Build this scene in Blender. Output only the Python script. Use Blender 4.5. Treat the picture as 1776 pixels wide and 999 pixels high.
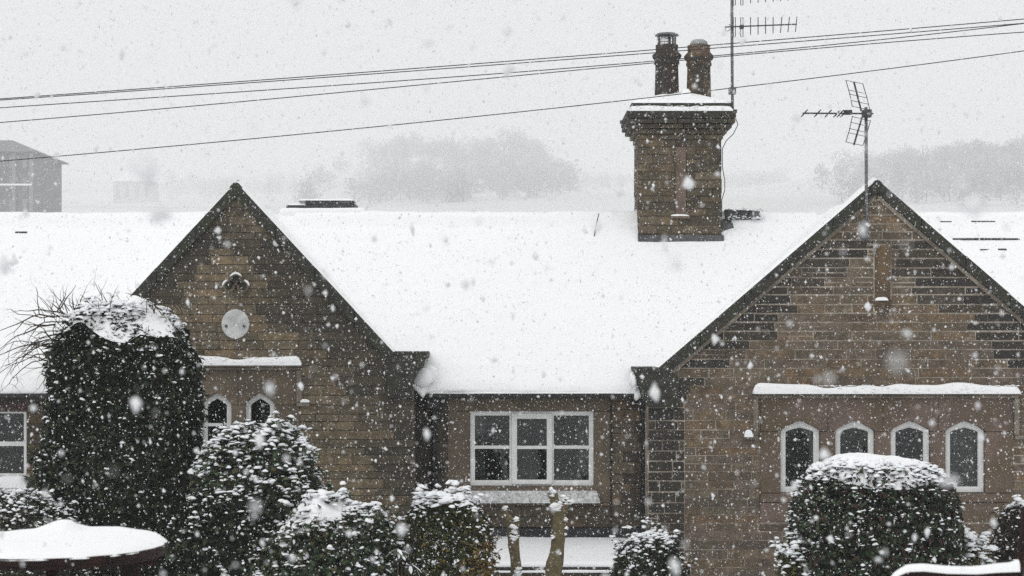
import bpy, bmesh, math, random
import numpy as np
from mathutils import Vector, Matrix
R = math.radians
scene = bpy.context.scene
for o in list(bpy.data.objects):
    bpy.data.objects.remove(o)
COL = scene.collection

# ---------------------------------------------------------------- camera
FOC, CX, HY, CZ = 2925.0, 888.0, 580.0, 3.5       # focal length in photo pixels, principal column, horizon row, eye height
cam_d = bpy.data.cameras.new('camera')
cam_d.sensor_width = 36.0
cam_d.lens = FOC / 1776 * 36
cam_d.shift_y = (HY - 499.5) / 1776
cam_d.clip_start, cam_d.clip_end = 0.1, 6000
cam_d.dof.use_dof = True
cam_d.dof.focus_distance = 24.5
cam_d.dof.aperture_fstop = 4.5
cam = bpy.data.objects.new('camera', cam_d)
cam.location = (0, 0, CZ)
cam.rotation_euler = (R(90), 0, 0)
COL.objects.link(cam)
scene.camera = cam

# ---------------------------------------------------------------- world, sun, exposure
SUN_EL, SUN_AZ = 50, 225          # degrees; the sun stands high behind the camera, veiled by cloud
world = bpy.data.worlds.new('World')
scene.world = world
world.use_nodes = True
wt = world.node_tree
wt.nodes.clear()
w_out = wt.nodes.new('ShaderNodeOutputWorld')
sky = wt.nodes.new('ShaderNodeTexSky')
sky.sky_type = 'NISHITA'
sky.sun_disc = False
sky.sun_elevation = R(SUN_EL)
sky.sun_rotation = R(SUN_AZ)
hsv = wt.nodes.new('ShaderNodeHueSaturation')
hsv.inputs['Saturation'].default_value = 0.08
wt.links.new(sky.outputs[0], hsv.inputs['Color'])
bg1 = wt.nodes.new('ShaderNodeBackground')
bg1.inputs['Strength'].default_value = 0.05
wt.links.new(hsv.outputs[0], bg1.inputs['Color'])
tc = wt.nodes.new('ShaderNodeTexCoord')
sep = wt.nodes.new('ShaderNodeSeparateXYZ')
wt.links.new(tc.outputs['Generated'], sep.inputs[0])
mr = wt.nodes.new('ShaderNodeMapRange')       # even cloud cover, brighter overhead than at the horizon
mr.inputs['From Min'].default_value = 0.0
mr.inputs['From Max'].default_value = 1.0
mr.inputs['To Min'].default_value = 0.68
mr.inputs['To Max'].default_value = 1.15
wt.links.new(sep.outputs['Z'], mr.inputs['Value'])
bg2 = wt.nodes.new('ShaderNodeBackground')
bg2.inputs['Color'].default_value = (1.0, 0.998, 0.99, 1)
wt.links.new(mr.outputs[0], bg2.inputs['Strength'])
addsh = wt.nodes.new('ShaderNodeAddShader')
wt.links.new(bg1.outputs[0], addsh.inputs[0])
wt.links.new(bg2.outputs[0], addsh.inputs[1])
wt.links.new(addsh.outputs[0], w_out.inputs['Surface'])

sun_d = bpy.data.lights.new('sun', 'SUN')
sun_d.energy = 0.8
sun_d.angle = R(35)
sun_d.color = (1.0, 0.985, 0.96)
sun = bpy.data.objects.new('sun', sun_d)
az = R(SUN_AZ)
sdir = Vector((math.sin(az) * math.cos(R(SUN_EL)), math.cos(az) * math.cos(R(SUN_EL)), math.sin(R(SUN_EL))))
sun.rotation_euler = sdir.to_track_quat('Z', 'Y').to_euler()
COL.objects.link(sun)

scene.view_settings.view_transform = 'Standard'
scene.view_settings.look = 'None'
scene.view_settings.gamma = 1
scene.view_settings.use_curve_mapping = False
scene.view_settings.exposure = -0.33
scene.render.engine = 'CYCLES'
scene.cycles.volume_bounces = 3
scene.cycles.max_bounces = 8
scene.cycles.diffuse_bounces = 3
scene.cycles.use_denoising = False

# ---------------------------------------------------------------- helpers
rnd = random.Random(7)
def X(px, Y): return (px - CX) / FOC * Y
def Z(py, Y): return CZ + (HY - py) / FOC * Y
def PX(x, y): return CX + x / y * FOC
def PY(z, y): return HY - (z - CZ) / y * FOC

def link(o, parent=None):
    COL.objects.link(o)
    if parent is not None:
        o.parent = parent
    return o

def tag(o, label=None, cat=None, group=None, kind=None):
    if label: o['label'] = label
    if cat: o['category'] = cat
    if group: o['group'] = group
    if kind: o['kind'] = kind
    return o

def empty(name, loc=(0, 0, 0), label=None, cat=None, group=None):
    o = bpy.data.objects.new(name, None)
    o.location = loc
    o.empty_display_size = 0.2
    link(o)
    return tag(o, label, cat, group)

def offset(o):
    v = Vector((0, 0, 0))
    while o is not None:
        v += o.location; o = o.parent
    return np.array(v)

def mesh_obj(name, verts, faces, mat, parent=None, smooth=False, col=None):
    """verts are given in world space; a parent's offset is taken off here"""
    me = bpy.data.meshes.new(name)
    v = np.asarray(verts, dtype=np.float64)
    if parent is not None:
        off = offset(parent)
        v = v - off
    me.from_pydata(v.tolist(), [], [list(f) for f in faces])
    fin(me, mat, smooth, col)
    o = bpy.data.objects.new(name, me)
    link(o, parent)
    return o

def tri_obj(name, verts, tris, mat, parent=None, smooth=False, col=None):
    """big triangle meshes straight from arrays"""
    me = bpy.data.meshes.new(name)
    v = np.asarray(verts, dtype=np.float32).reshape(-1, 3)
    if parent is not None:
        v = v - offset(parent).astype(np.float32)
    t = np.asarray(tris, dtype=np.int32).reshape(-1, 3)
    me.vertices.add(len(v)); me.vertices.foreach_set('co', v.ravel())
    me.loops.add(t.size); me.loops.foreach_set('vertex_index', t.ravel())
    me.polygons.add(len(t))
    me.polygons.foreach_set('loop_start', np.arange(0, t.size, 3, dtype=np.int32))
    me.polygons.foreach_set('loop_total', np.full(len(t), 3, dtype=np.int32))
    me.update(calc_edges=True)
    fin(me, mat, smooth, col)
    o = bpy.data.objects.new(name, me)
    link(o, parent)
    return o

def fin(me, mat, smooth, col):
    if mat is not None:
        me.materials.append(mat)
    if smooth:
        me.polygons.foreach_set('use_smooth', np.ones(len(me.polygons), dtype=bool))
    if col is not None:
        a = me.color_attributes.new('col', 'FLOAT_COLOR', 'POINT')
        c = np.asarray(col, dtype=np.float32).reshape(-1, 3)
        c = np.concatenate([c, np.ones((len(c), 1), np.float32)], 1)
        a.data.foreach_set('color', c.ravel())
    me.update()

class MB:
    """collects simple solids into one mesh"""
    def __init__(s): s.v, s.f = [], []
    def add(s, vs, fs):
        b = len(s.v); s.v += [tuple(p) for p in vs]; s.f += [[i + b for i in f] for f in fs]; return s
    def box(s, x0, x1, y0, y1, z0, z1, m=None):
        vs = [Vector((x, y, z)) for z in (z0, z1) for y in (y0, y1) for x in (x0, x1)]
        if m is not None: vs = [m @ p for p in vs]
        return s.add(vs, [(0, 2, 3, 1), (4, 5, 7, 6), (0, 1, 5, 4), (2, 6, 7, 3), (0, 4, 6, 2), (1, 3, 7, 5)])
    def prism(s, poly, y0, y1):          # polygon in (x, z), counter-clockwise seen from the camera
        n = len(poly)
        vs = [(x, y0, z) for x, z in poly] + [(x, y1, z) for x, z in poly]
        fs = [list(range(n)), list(range(2 * n - 1, n - 1, -1))]
        fs += [(i, i + n, (i + 1) % n + n, (i + 1) % n) for i in range(n)]
        return s.add(vs, fs)
    def tube(s, pts, rad, n=6, caps=True):
        pts = [Vector(p) for p in pts]
        if not hasattr(rad, '__len__'): rad = [rad] * len(pts)
        vs, fs = [], []
        t0 = (pts[1] - pts[0]).normalized()
        u = t0.orthogonal().normalized()
        for i, p in enumerate(pts):
            t = (pts[min(i + 1, len(pts) - 1)] - pts[max(i - 1, 0)]).normalized()
            u = (u - t * u.dot(t)).normalized()
            w = t.cross(u)
            for k in range(n):
                a = 2 * math.pi * k / n
                vs.append(p + (u * math.cos(a) + w * math.sin(a)) * rad[i])
        for i in range(len(pts) - 1):
            for k in range(n):
                fs.append((i * n + k, i * n + (k + 1) % n, (i + 1) * n + (k + 1) % n, (i + 1) * n + k))
        if caps:
            fs.append(list(range(n))[::-1]); fs.append(list(range((len(pts) - 1) * n, len(pts) * n)))
        return s.add(vs, fs)
    def lathe(s, c, prof, n=20):         # prof: (radius, z) from bottom to top
        vs, fs = [], []
        for r, z in prof:
            for k in range(n):
                a = 2 * math.pi * k / n
                vs.append((c[0] + r * math.cos(a), c[1] + r * math.sin(a), z))
        for i in range(len(prof) - 1):
            for k in range(n):
                fs.append((i * n + k, i * n + (k + 1) % n, (i + 1) * n + (k + 1) % n, (i + 1) * n + k))
        fs.append(list(range(n))[::-1]); fs.append(list(range((len(prof) - 1) * n, len(prof) * n)))
        return s.add(vs, fs)
    def frame(s, outer, inner, y0, y1):  # ring between two outlines with the same number of points
        n = len(outer)
        vs = [(x, y0, z) for x, z in outer] + [(x, y0, z) for x, z in inner] + [(x, y1, z) for x, z in outer] + [(x, y1, z) for x, z in inner]
        fs = []
        for i in range(n):
            j = (i + 1) % n
            fs += [(i, j, j + n, i + n), (i + 2 * n, i + 3 * n, j + 3 * n, j + 2 * n), (i + n, j + n, j + 3 * n, i + 3 * n), (i, i + 2 * n, j + 2 * n, j)]
        return s.add(vs, fs)
    def build(s, name, mat, parent=None, smooth=False, col=None):
        c = None if col is None else np.tile(np.array(col, np.float32), (len(s.v), 1))
        return mesh_obj(name, s.v, s.f, mat, parent, smooth, c)

def bevel(o, w=0.006, seg=2):
    m = o.modifiers.new('bevel', 'BEVEL'); m.width = w; m.segments = seg; m.limit_method = 'ANGLE'; m.angle_limit = R(40)
    return o

def sinnoise(seed, n=10, fmin=0.5, fmax=4.0):
    r = np.random.RandomState(seed)
    k = r.normal(size=(n, 3)); k /= np.linalg.norm(k, axis=1)[:, None]
    f = np.exp(r.uniform(np.log(fmin), np.log(fmax), n))
    ph = r.uniform(0, 6.28, n)
    amp = (fmin / f) ** 0.6
    def fn(p):
        p = np.asarray(p, dtype=np.float64)
        a = p @ (k * f[:, None] * 6.28).T + ph
        return (np.sin(a) * amp).sum(-1) / amp.sum() * 1.8
    return fn

def dome_template():
    v = [(0, 0, 0.62)]
    for k in range(6): a = math.pi * k / 3; v.append((0.62 * math.cos(a), 0.62 * math.sin(a), 0.42))
    for k in range(6): a = math.pi * k / 3 + 0.5; v.append((math.cos(a), math.sin(a), -0.02))
    v.append((0, 0, -0.16))
    t = []
    for k in range(6):
        j = (k + 1) % 6
        t += [(0, 1 + k, 1 + j), (1 + k, 7 + k, 1 + j), (1 + j, 7 + k, 7 + j), (13, 7 + j, 7 + k)]
    return np.array(v), np.array(t)
DV, DT = dome_template()
def lumps(P, S, seed, flat=0.5):
    """little mounds of snow at P with radius S"""
    r = np.random.RandomState(seed); n = len(P); P = np.asarray(P); S = np.asarray(S)
    a = r.uniform(0, 6.283, n); sx = S * r.uniform(0.7, 1.4, n); sy = S * r.uniform(0.7, 1.3, n); sz = S * flat * r.uniform(0.7, 1.5, n)
    v = DV[None] * np.stack([sx, sy, sz], -1)[:, None]
    v = v * (1 + r.uniform(-0.22, 0.22, (n, len(DV), 1)))
    c, s = np.cos(a)[:, None], np.sin(a)[:, None]
    x = v[..., 0] * c - v[..., 1] * s; y = v[..., 0] * s + v[..., 1] * c
    tx, ty = r.normal(0, 0.16, n)[:, None], r.normal(0, 0.16, n)[:, None]
    z = v[..., 2] + x * tx + y * ty
    V = np.stack([x, y, z], -1) + P[:, None]
    T = DT[None] + (np.arange(n) * len(DV))[:, None, None]
    return V.reshape(-1, 3), T.reshape(-1, 3)

# ---------------------------------------------------------------- materials
def nt(name):
    m = bpy.data.materials.new(name); m.use_nodes = True
    t = m.node_tree; b = t.nodes['Principled BSDF']
    return m, t, b
def noise(t, scale, detail=4, rough=0.6, vec=None, obj=True):
    n = t.nodes.new('ShaderNodeTexNoise'); n.inputs['Scale'].default_value = scale
    n.inputs['Detail'].default_value = detail; n.inputs['Roughness'].default_value = rough
    if vec is None:
        g = t.nodes.new('ShaderNodeNewGeometry'); vec = g.outputs['Position']
    t.links.new(vec, n.inputs['Vector'])
    return n
def ramp(t, fac, stops):
    r = t.nodes.new('ShaderNodeValToRGB')
    e = r.color_ramp.elements
    while len(e) < len(stops): e.new(0.5)
    for i, (p, c) in enumerate(stops):
        e[i].position = p; e[i].color = (*c, 1)
    t.links.new(fac, r.inputs['Fac'])
    return r
def mixc(t, a, b, fac, mode='MIX'):
    m = t.nodes.new('ShaderNodeMix'); m.data_type = 'RGBA'; m.blend_type = mode
    for v, s in ((fac, m.inputs[0]), (a, m.inputs[6]), (b, m.inputs[7])):
        if hasattr(v, 'default_value') or hasattr(v, 'is_output'): t.links.new(v, s)
        elif isinstance(v, (int, float)): s.default_value = v
        else: s.default_value = (*v, 1)
    return m.outputs[2]
def bump(t, b, h, strength, dist):
    n = t.nodes.new('ShaderNodeBump'); n.inputs['Strength'].default_value = strength; n.inputs['Distance'].default_value = dist
    t.links.new(h, n.inputs['Height']); t.links.new(n.outputs[0], b.inputs['Normal'])
def two_tone(name, c1, c2, scale, rough=0.9, lo=0.35, hi=0.65, bs=0.3, bd=0.01, c3=None, s3=3.0, bscale=None):
    m, t, b = nt(name)
    n = noise(t, scale)
    c = ramp(t, n.outputs['Fac'], [(lo, c1), (hi, c2)]).outputs[0]
    if c3 is not None:
        n3 = noise(t, s3, 5)
        r3 = ramp(t, n3.outputs['Fac'], [(0.42, (0, 0, 0)), (0.62, (1, 1, 1))])
        c = mixc(t, c, c3, r3.outputs[0])
    t.links.new(c, b.inputs['Base Color'])
    b.inputs['Roughness'].default_value = rough
    if bs:
        nb = noise(t, bscale or scale * 2.5, 6)
        bump(t, b, nb.outputs['Fac'], bs, bd)
    return m
def stone_mat():
    m, t, b = nt('gritstone')
    a = t.nodes.new('ShaderNodeAttribute'); a.attribute_name = 'col'
    n1 = noise(t, 9, 6, 0.65); n2 = noise(t, 55, 4, 0.7)
    v1 = ramp(t, n1.outputs['Fac'], [(0.25, (0.5, 0.5, 0.5)), (0.75, (1.45, 1.42, 1.38))])
    c = mixc(t, a.outputs['Color'], v1.outputs[0], 1.0, 'MULTIPLY')
    v2 = ramp(t, n2.outputs['Fac'], [(0.3, (0.62, 0.62, 0.62)), (0.7, (1.35, 1.35, 1.35))])
    c = mixc(t, c, v2.outputs[0], 1.0, 'MULTIPLY')
    n3 = noise(t, 2.3, 5, 0.6)
    r3 = ramp(t, n3.outputs['Fac'], [(0.5, (0, 0, 0)), (0.75, (0.5, 0.5, 0.5))])
    c = mixc(t, c, (0.045, 0.05, 0.028), r3.outputs[0])      # algae and grime in patches
    n4 = noise(t, 4.2, 7, 0.7)
    r4 = ramp(t, n4.outputs['Fac'], [(0.47, (0, 0, 0)), (0.70, (0.6, 0.6, 0.6))])
    c = mixc(t, c, (0.03, 0.027, 0.022), r4.outputs[0])      # weather stains running over joints and faces alike
    t.links.new(c, b.inputs['Base Color'])
    b.inputs['Roughness'].default_value = 0.92
    nb = noise(t, 26, 8, 0.7)
    bump(t, b, nb.outputs['Fac'], 0.8, 0.012)
    return m
def snow_mat(name='snow', c=(0.90, 0.91, 0.92), bs=0.45):
    m, t, b = nt(name)
    b.inputs['Base Color'].default_value = (*c, 1)
    b.inputs['Roughness'].default_value = 0.75
    b.inputs['Specular IOR Level'].default_value = 0.2
    n1 = noise(t, 7, 8, 0.65)
    bump(t, b, n1.outputs['Fac'], bs, 0.03)
    return m
def leaf_mat(name, rough=0.55, spec=0.16):
    m, t, b = nt(name)
    a = t.nodes.new('ShaderNodeAttribute'); a.attribute_name = 'col'
    n = noise(t, 40, 3)
    v = ramp(t, n.outputs['Fac'], [(0.3, (0.6, 0.6, 0.6)), (0.7, (1.4, 1.4, 1.4))])
    t.links.new(mixc(t, a.outputs['Color'], v.outputs[0], 1.0, 'MULTIPLY'), b.inputs['Base Color'])
    b.inputs['Roughness'].default_value = rough
    b.inputs['Specular IOR Level'].default_value = spec
    return m
def plain(name, c, rough=0.6, metal=0.0, spec=0.5, var=0.25, scale=18):
    m = two_tone(name, tuple(x * (1 - var) for x in c), tuple(x * (1 + var) for x in c), scale, rough, bs=0.08, bd=0.004)
    b = m.node_tree.nodes['Principled BSDF']
    b.inputs['Metallic'].default_value = metal; b.inputs['Specular IOR Level'].default_value = spec
    return m
def glass_mat():
    m, t, b = nt('window_glass')
    t.nodes.remove(b)
    out = t.nodes['Material Output']
    tr = t.nodes.new('ShaderNodeBsdfTransparent'); tr.inputs[0].default_value = (0.80, 0.86, 0.84, 1)
    gl = t.nodes.new('ShaderNodeBsdfGlossy'); gl.inputs['Roughness'].default_value = 0.02
    fr = t.nodes.new('ShaderNodeFresnel'); fr.inputs[0].default_value = 1.58
    n = noise(t, 3.0, 2); bm = t.nodes.new('ShaderNodeBump'); bm.inputs['Strength'].default_value = 0.05; bm.inputs['Distance'].default_value = 0.02
    t.links.new(n.outputs['Fac'], bm.inputs['Height']); t.links.new(bm.outputs[0], gl.inputs['Normal'])
    mx = t.nodes.new('ShaderNodeMixShader')
    t.links.new(fr.outputs[0], mx.inputs[0]); t.links.new(tr.outputs[0], mx.inputs[1]); t.links.new(gl.outputs[0], mx.inputs[2])
    t.links.new(mx.outputs[0], out.inputs['Surface'])
    return m

M = {}
M['stone'] = stone_mat()
M['mortar_pale'] = two_tone('pale_mortar', (0.27, 0.235, 0.19), (0.42, 0.375, 0.31), 6, c3=(0.16, 0.13, 0.1), s3=1.6)
M['mortar_brown'] = two_tone('brown_mortar', (0.075, 0.062, 0.044), (0.125, 0.1, 0.07), 6, c3=(0.05, 0.044, 0.034), s3=1.3)
M['ashlar'] = two_tone('ashlar_sandstone', (0.115, 0.083, 0.068), (0.165, 0.118, 0.093), 3.2, c3=(0.10, 0.075, 0.045), s3=1.2, bs=0.25, bd=0.006, bscale=40)
M['ashlar_ochre'] = two_tone('ochre_sandstone', (0.115, 0.09, 0.063), (0.17, 0.13, 0.09), 3.2, c3=(0.085, 0.07, 0.05), s3=1.4, bs=0.3, bd=0.006, bscale=40)
M['orange_stone'] = two_tone('orange_sandstone', (0.115, 0.074, 0.038), (0.165, 0.108, 0.056), 6, c3=(0.08, 0.058, 0.036), s3=3, bs=0.3, bd=0.006, bscale=40)
M['coping'] = two_tone('sooted_coping', (0.016, 0.016, 0.014), (0.045, 0.042, 0.034), 8, c3=(0.03, 0.034, 0.02), s3=2.5, bs=0.6, bd=0.012, bscale=24)
M['mould'] = two_tone('verge_fillet', (0.17, 0.145, 0.115), (0.27, 0.235, 0.185), 7, c3=(0.11, 0.09, 0.07), s3=2, bs=0.3)
M['snow'] = snow_mat()
def ground_mat():
    m = snow_mat('snow_ground', (0.88, 0.9, 0.92), 0.5); t = m.node_tree; b = t.nodes['Principled BSDF']
    g = t.nodes.new('ShaderNodeNewGeometry'); sp = t.nodes.new('ShaderNodeSeparateXYZ'); t.links.new(g.outputs['Position'], sp.inputs[0])
    far = t.nodes.new('ShaderNodeMapRange'); far.inputs['From Min'].default_value = 150; far.inputs['From Max'].default_value = 700; t.links.new(sp.outputs['Y'], far.inputs['Value'])
    n = noise(t, 0.006, 5, 0.55); r_ = ramp(t, n.outputs['Fac'], [(0.30, (0.55, 0.55, 0.55)), (0.62, (1, 1, 1))])
    k = t.nodes.new('ShaderNodeMath'); k.operation = 'MULTIPLY'; t.links.new(far.outputs[0], k.inputs[0]); t.links.new(r_.outputs[0], k.inputs[1])
    c = mixc(t, (0.88, 0.9, 0.92), (0.56, 0.56, 0.56), k.outputs[0])          # rough moor and scrub showing through the snow on the far hillside
    t.links.new(c, b.inputs['Base Color'])
    return m
M['snow_ground'] = ground_mat()
M['leaf_snow'] = snow_mat('leaf_snow', (0.84, 0.86, 0.88), 0.4)
M['slate'] = two_tone('slate', (0.02, 0.021, 0.022), (0.05, 0.052, 0.055), 10, 0.7, bs=0.4)
M['lead'] = two_tone('lead_flashing', (0.05, 0.052, 0.055), (0.11, 0.11, 0.115), 9, 0.6, bs=0.3)
M['upvc'] = plain('white_paint', (0.70, 0.71, 0.70), 0.45, var=0.06, scale=5)
M['sill'] = two_tone('painted_sill', (0.30, 0.31, 0.31), (0.46, 0.47, 0.47), 14, 0.8, c3=(0.7, 0.71, 0.72), s3=22, bs=0.3)
M['glass'] = glass_mat()
M['interior'] = plain('interior_plaster', (0.2, 0.21, 0.2), 0.9, var=0.3, scale=2)
M['curtain'] = plain('curtain_cloth', (0.13, 0.14, 0.13), 0.9, var=0.3, scale=4)
M['pipe'] = plain('black_iron', (0.012, 0.012, 0.013), 0.5, var=0.3)
M['gutter'] = plain('gutter_iron', (0.02, 0.02, 0.021), 0.6, var=0.3)
M['metal'] = plain('galvanised_metal', (0.16, 0.16, 0.165), 0.5, 0.6, var=0.35, scale=30)
M['dark_metal'] = plain('dark_metal', (0.05, 0.05, 0.052), 0.55, 0.3, var=0.35, scale=30)
M['pot_dark'] = two_tone('sooty_pot', (0.012, 0.012, 0.012), (0.04, 0.036, 0.03), 9, c3=(0.045, 0.03, 0.02), s3=4, bs=0.3)
M['pot_clay'] = two_tone('clay_pot', (0.10, 0.068, 0.044), (0.165, 0.112, 0.068), 8, c3=(0.04, 0.032, 0.022), s3=3.5, bs=0.3)
M['cap_grey'] = plain('zinc_cap', (0.28, 0.30, 0.31), 0.6, 0.2)
M['plaque'] = two_tone('plaque_grey', (0.5, 0.51, 0.51), (0.64, 0.65, 0.65), 9, 0.6, c3=(0.42, 0.43, 0.42), s3=5, bs=0.1)
M['leaf'] = leaf_mat('evergreen_leaf')
M['bark'] = two_tone('mossy_bark', (0.08, 0.06, 0.033), (0.22, 0.165, 0.095), 16, c3=(0.12, 0.105, 0.045), s3=9, bs=1.0, bd=0.03, bscale=26)
M['twig'] = plain('bare_twig', (0.045, 0.032, 0.022), 0.9)
M['timber'] = two_tone('wet_timber', (0.010, 0.005, 0.004), (0.026, 0.011, 0.008), 11, 0.55, bs=0.4, bd=0.006)
M['timber'].node_tree.nodes['Principled BSDF'].inputs['Specular IOR Level'].default_value = 0.15
M['flake'] = plain('snowflake', (0.74, 0.75, 0.76), 0.8, spec=0.1, var=0.06)
M['cable'] = plain('cable_sheath', (0.012, 0.012, 0.012), 0.6)
M['far_wall'] = two_tone('far_render', (0.085, 0.085, 0.085), (0.125, 0.124, 0.122), 0.4, bs=0)
M['far_glass'] = plain('far_window', (0.2, 0.202, 0.206), 0.6)
M['far_pale'] = two_tone('far_pale_render', (0.44, 0.44, 0.44), (0.5, 0.5, 0.5), 0.3, bs=0)
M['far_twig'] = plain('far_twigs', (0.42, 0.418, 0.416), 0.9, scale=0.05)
M['plinth'] = two_tone('dark_plinth', (0.014, 0.015, 0.017), (0.034, 0.035, 0.038), 7, bs=0.5)

# ---------------------------------------------------------------- the lie of the land
YM, YG = 25.0, 24.3            # main wall face, gable wall faces
TERR = 0.485                   # snow level of the terrace the house stands on
def gz(x, y):
    x = np.asarray(x, float); y = np.asarray(y, float)
    z = np.interp(y, [-60, 9.6, 19.5, 40, 60, 240, 620, 1170, 1900, 2700, 3700], [1.5, 1.5, -0.05, -0.15, 1.0, 10, 41, 91, 154, 245, 345])
    amp = np.clip((y - 40) / 700, 0, 1)
    z = z + amp * (4 * np.sin(x * 0.0048 + 1.0) + 3 * np.sin(x * 0.012 + y * 0.0057) + 4 * np.sin(y * 0.0074 - x * 0.0026))
    for cx_, cy_, h_, sx, sy in ((-80, 1600, 36, 75, 260), (6, 1600, 40, 42, 260), (-150, 1650, 18, 60, 260), (395, 1250, 34, 120, 240), (250, 1300, 12, 60, 240)):
        z = z + h_ * np.exp(-((x - cx_ * y / cy_) / sx) ** 2 - ((y - cy_) / sy) ** 2)
    return z + 0.02 * np.sin(x * 2.1 + y) * (y < 40)
ys = np.concatenate([np.arange(-60, 0, 6), np.arange(0, 40, 0.5), np.arange(40, 200, 8), np.arange(200, 3701, 50)])
xs = np.concatenate([np.arange(-2520, -560, 70), np.arange(-560, -60, 20), np.arange(-60, -14, 4), np.arange(-14, 14, 0.5), np.arange(14, 60, 4), np.arange(60, 560, 20), np.arange(560, 2521, 70)])
gx, gy = np.meshgrid(xs, ys)
gv = np.stack([gx, gy, gz(gx, gy)], -1).reshape(-1, 3)
def grid_tris(nr, nc, flip=False):
    i = np.arange(nr - 1)[:, None] * nc + np.arange(nc - 1)[None]
    a, b, c, d = i, i + 1, i + nc + 1, i + nc
    t = np.stack([a, b, c, a, c, d], -1).reshape(-1, 3)
    return t[:, ::-1] if flip else t
tag(tri_obj('ground', gv, grid_tris(len(ys), len(xs)), M['snow_ground'], smooth=True), kind='structure')

# ---------------------------------------------------------------- the cottage: roof shape
LGX, RGX = X(410, YG), X(1520, YG)                 # ridge lines of the two gables
LG_SL, RG_SL = 1.08, 0.862                         # their slopes
LG_TOP, RG_TOP = Z(316, YG), Z(312, YG)            # top of the coping at the apex
LG_HW, RG_HW = LGX * -1 + X(740, YG), RGX - X(1100, YG)      # half widths to the kneeler ends
EY, EZ = 24.72, 2.745                              # snow lip at the eaves
RY = 27.42                                         # main ridge
def sm_max(a, b, k=0.06):
    h = np.clip(0.5 + 0.5 * (a - b) / k, 0, 1)
    return b * (1 - h) + a * h + k * h * (1 - h)
def roof_z(x, y, k=0.07):
    x = np.asarray(x, float); y = np.asarray(y, float)
    main = EZ + (RY - EY) - np.abs(y - RY)
    lg = LG_TOP - 0.10 - LG_SL * np.sqrt((x - LGX) ** 2 + 0.004)
    rg = RG_TOP - 0.09 - RG_SL * np.sqrt((x - RGX) ** 2 + 0.004)
    fade = np.where(y > RY, (y - RY) * 1.1, 0)      # behind the ridge the gable roofs sink under the back slope
    z = sm_max(main, lg - fade, k); z = sm_max(z, rg - fade, k)
    return z

house = empty('stone_cottage', (0, YM, TERR), 'long single-storey stone cottage with two front gables under a snowy roof', 'house')

# slate deck under the snow
xs = np.arange(-10.5, 11.01, 0.1); ys = np.concatenate([[24.6, 24.7], np.arange(24.78, 30.2, 0.1)])
gx, gy = np.meshgrid(xs, ys)
inL, inR = np.abs(gx - LGX) < LG_HW - 0.2, np.abs(gx - RGX) < RG_HW - 0.1
gyy = np.where(~(inL | inR), np.maximum(gy, 24.74), gy)
gzv = roof_z(gx, gyy, 0.02) - 0.13
deck = tri_obj('roof', np.stack([gx, gyy, gzv], -1).reshape(-1, 3), grid_tris(len(ys), len(xs)), M['slate'], house)

# snow blanket
nz1, nz2 = sinnoise(3, 14, 0.25, 1.2), sinnoise(4, 18, 1.5, 7)
def snow_roof():
    xs = np.arange(-10.4, 10.41, 0.035)
    rows = np.concatenate([[0, 0, 0, 0], np.arange(0.03, 0.36, 0.04), np.arange(0.38, 2.5, 0.06), np.arange(2.5, 3.1, 0.025), np.arange(3.15, 5, 0.2)])
    skirt_dy = [0.06, 0.0, -0.012, 0.0]; skirt_dz = [-0.115, -0.10, -0.06, -0.02]
    fy = np.full(len(xs), EY)
    fy = np.where(np.abs(xs - LGX) < LG_HW - 0.05, 24.585, fy)
    fy = np.where(np.abs(xs - RGX) < RG_HW - 0.03, 24.585, fy)
    V = []
    for i, r in enumerate(rows):
        y = np.maximum(fy + r, fy) if r < 0.4 else EY + r + 0 * xs
        lip = np.exp(-((y - fy) / 0.10)) * 0.035
        z = roof_z(xs, y) - lip
        p = np.stack([xs, y, z], -1)
        z = z + 0.026 * nz1(p) + 0.010 * nz2(p) - 0.03 * np.exp(-((y - (RY - 0.19)) / 0.035) ** 2)
        # rows of slates telegraph through the snow
        s = (y - EY) / 0.19 + 0.1 * np.sin(xs * 0.7)
        z = z - 0.012 * (0.5 + 0.5 * np.cos(s * 6.283)) ** 6 * (0.4 + 0.6 * (nz1(p * 0.7 + 9) > 0.1))
        # ridge tiles stand up as a roll
        rl = np.clip(1 - np.abs(y - RY) / 0.13, 0, 1)
        z = z + 0.055 * np.minimum(1, rl * 2.5) * (np.abs(xs - LGX) > 0.45) * (np.abs(xs - RGX) > 0.3)
        if i < 4:
            y = y + skirt_dy[i] + 0.012 * nz2(p * 0.8 + 5); z = z + skirt_dz[i] * (1 + 0.35 * nz1(p * 2.2))
        V.append(np.stack([xs, y, z], -1))
    return np.array(V).reshape(-1, 3), grid_tris(len(rows), len(xs))
sv, st = snow_roof()
tag(tri_obj('roof_snow', sv, st, M['snow'], smooth=True), 'smooth deep snow blanket covering the cottage roof slopes', 'snow', kind='stuff')

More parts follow.
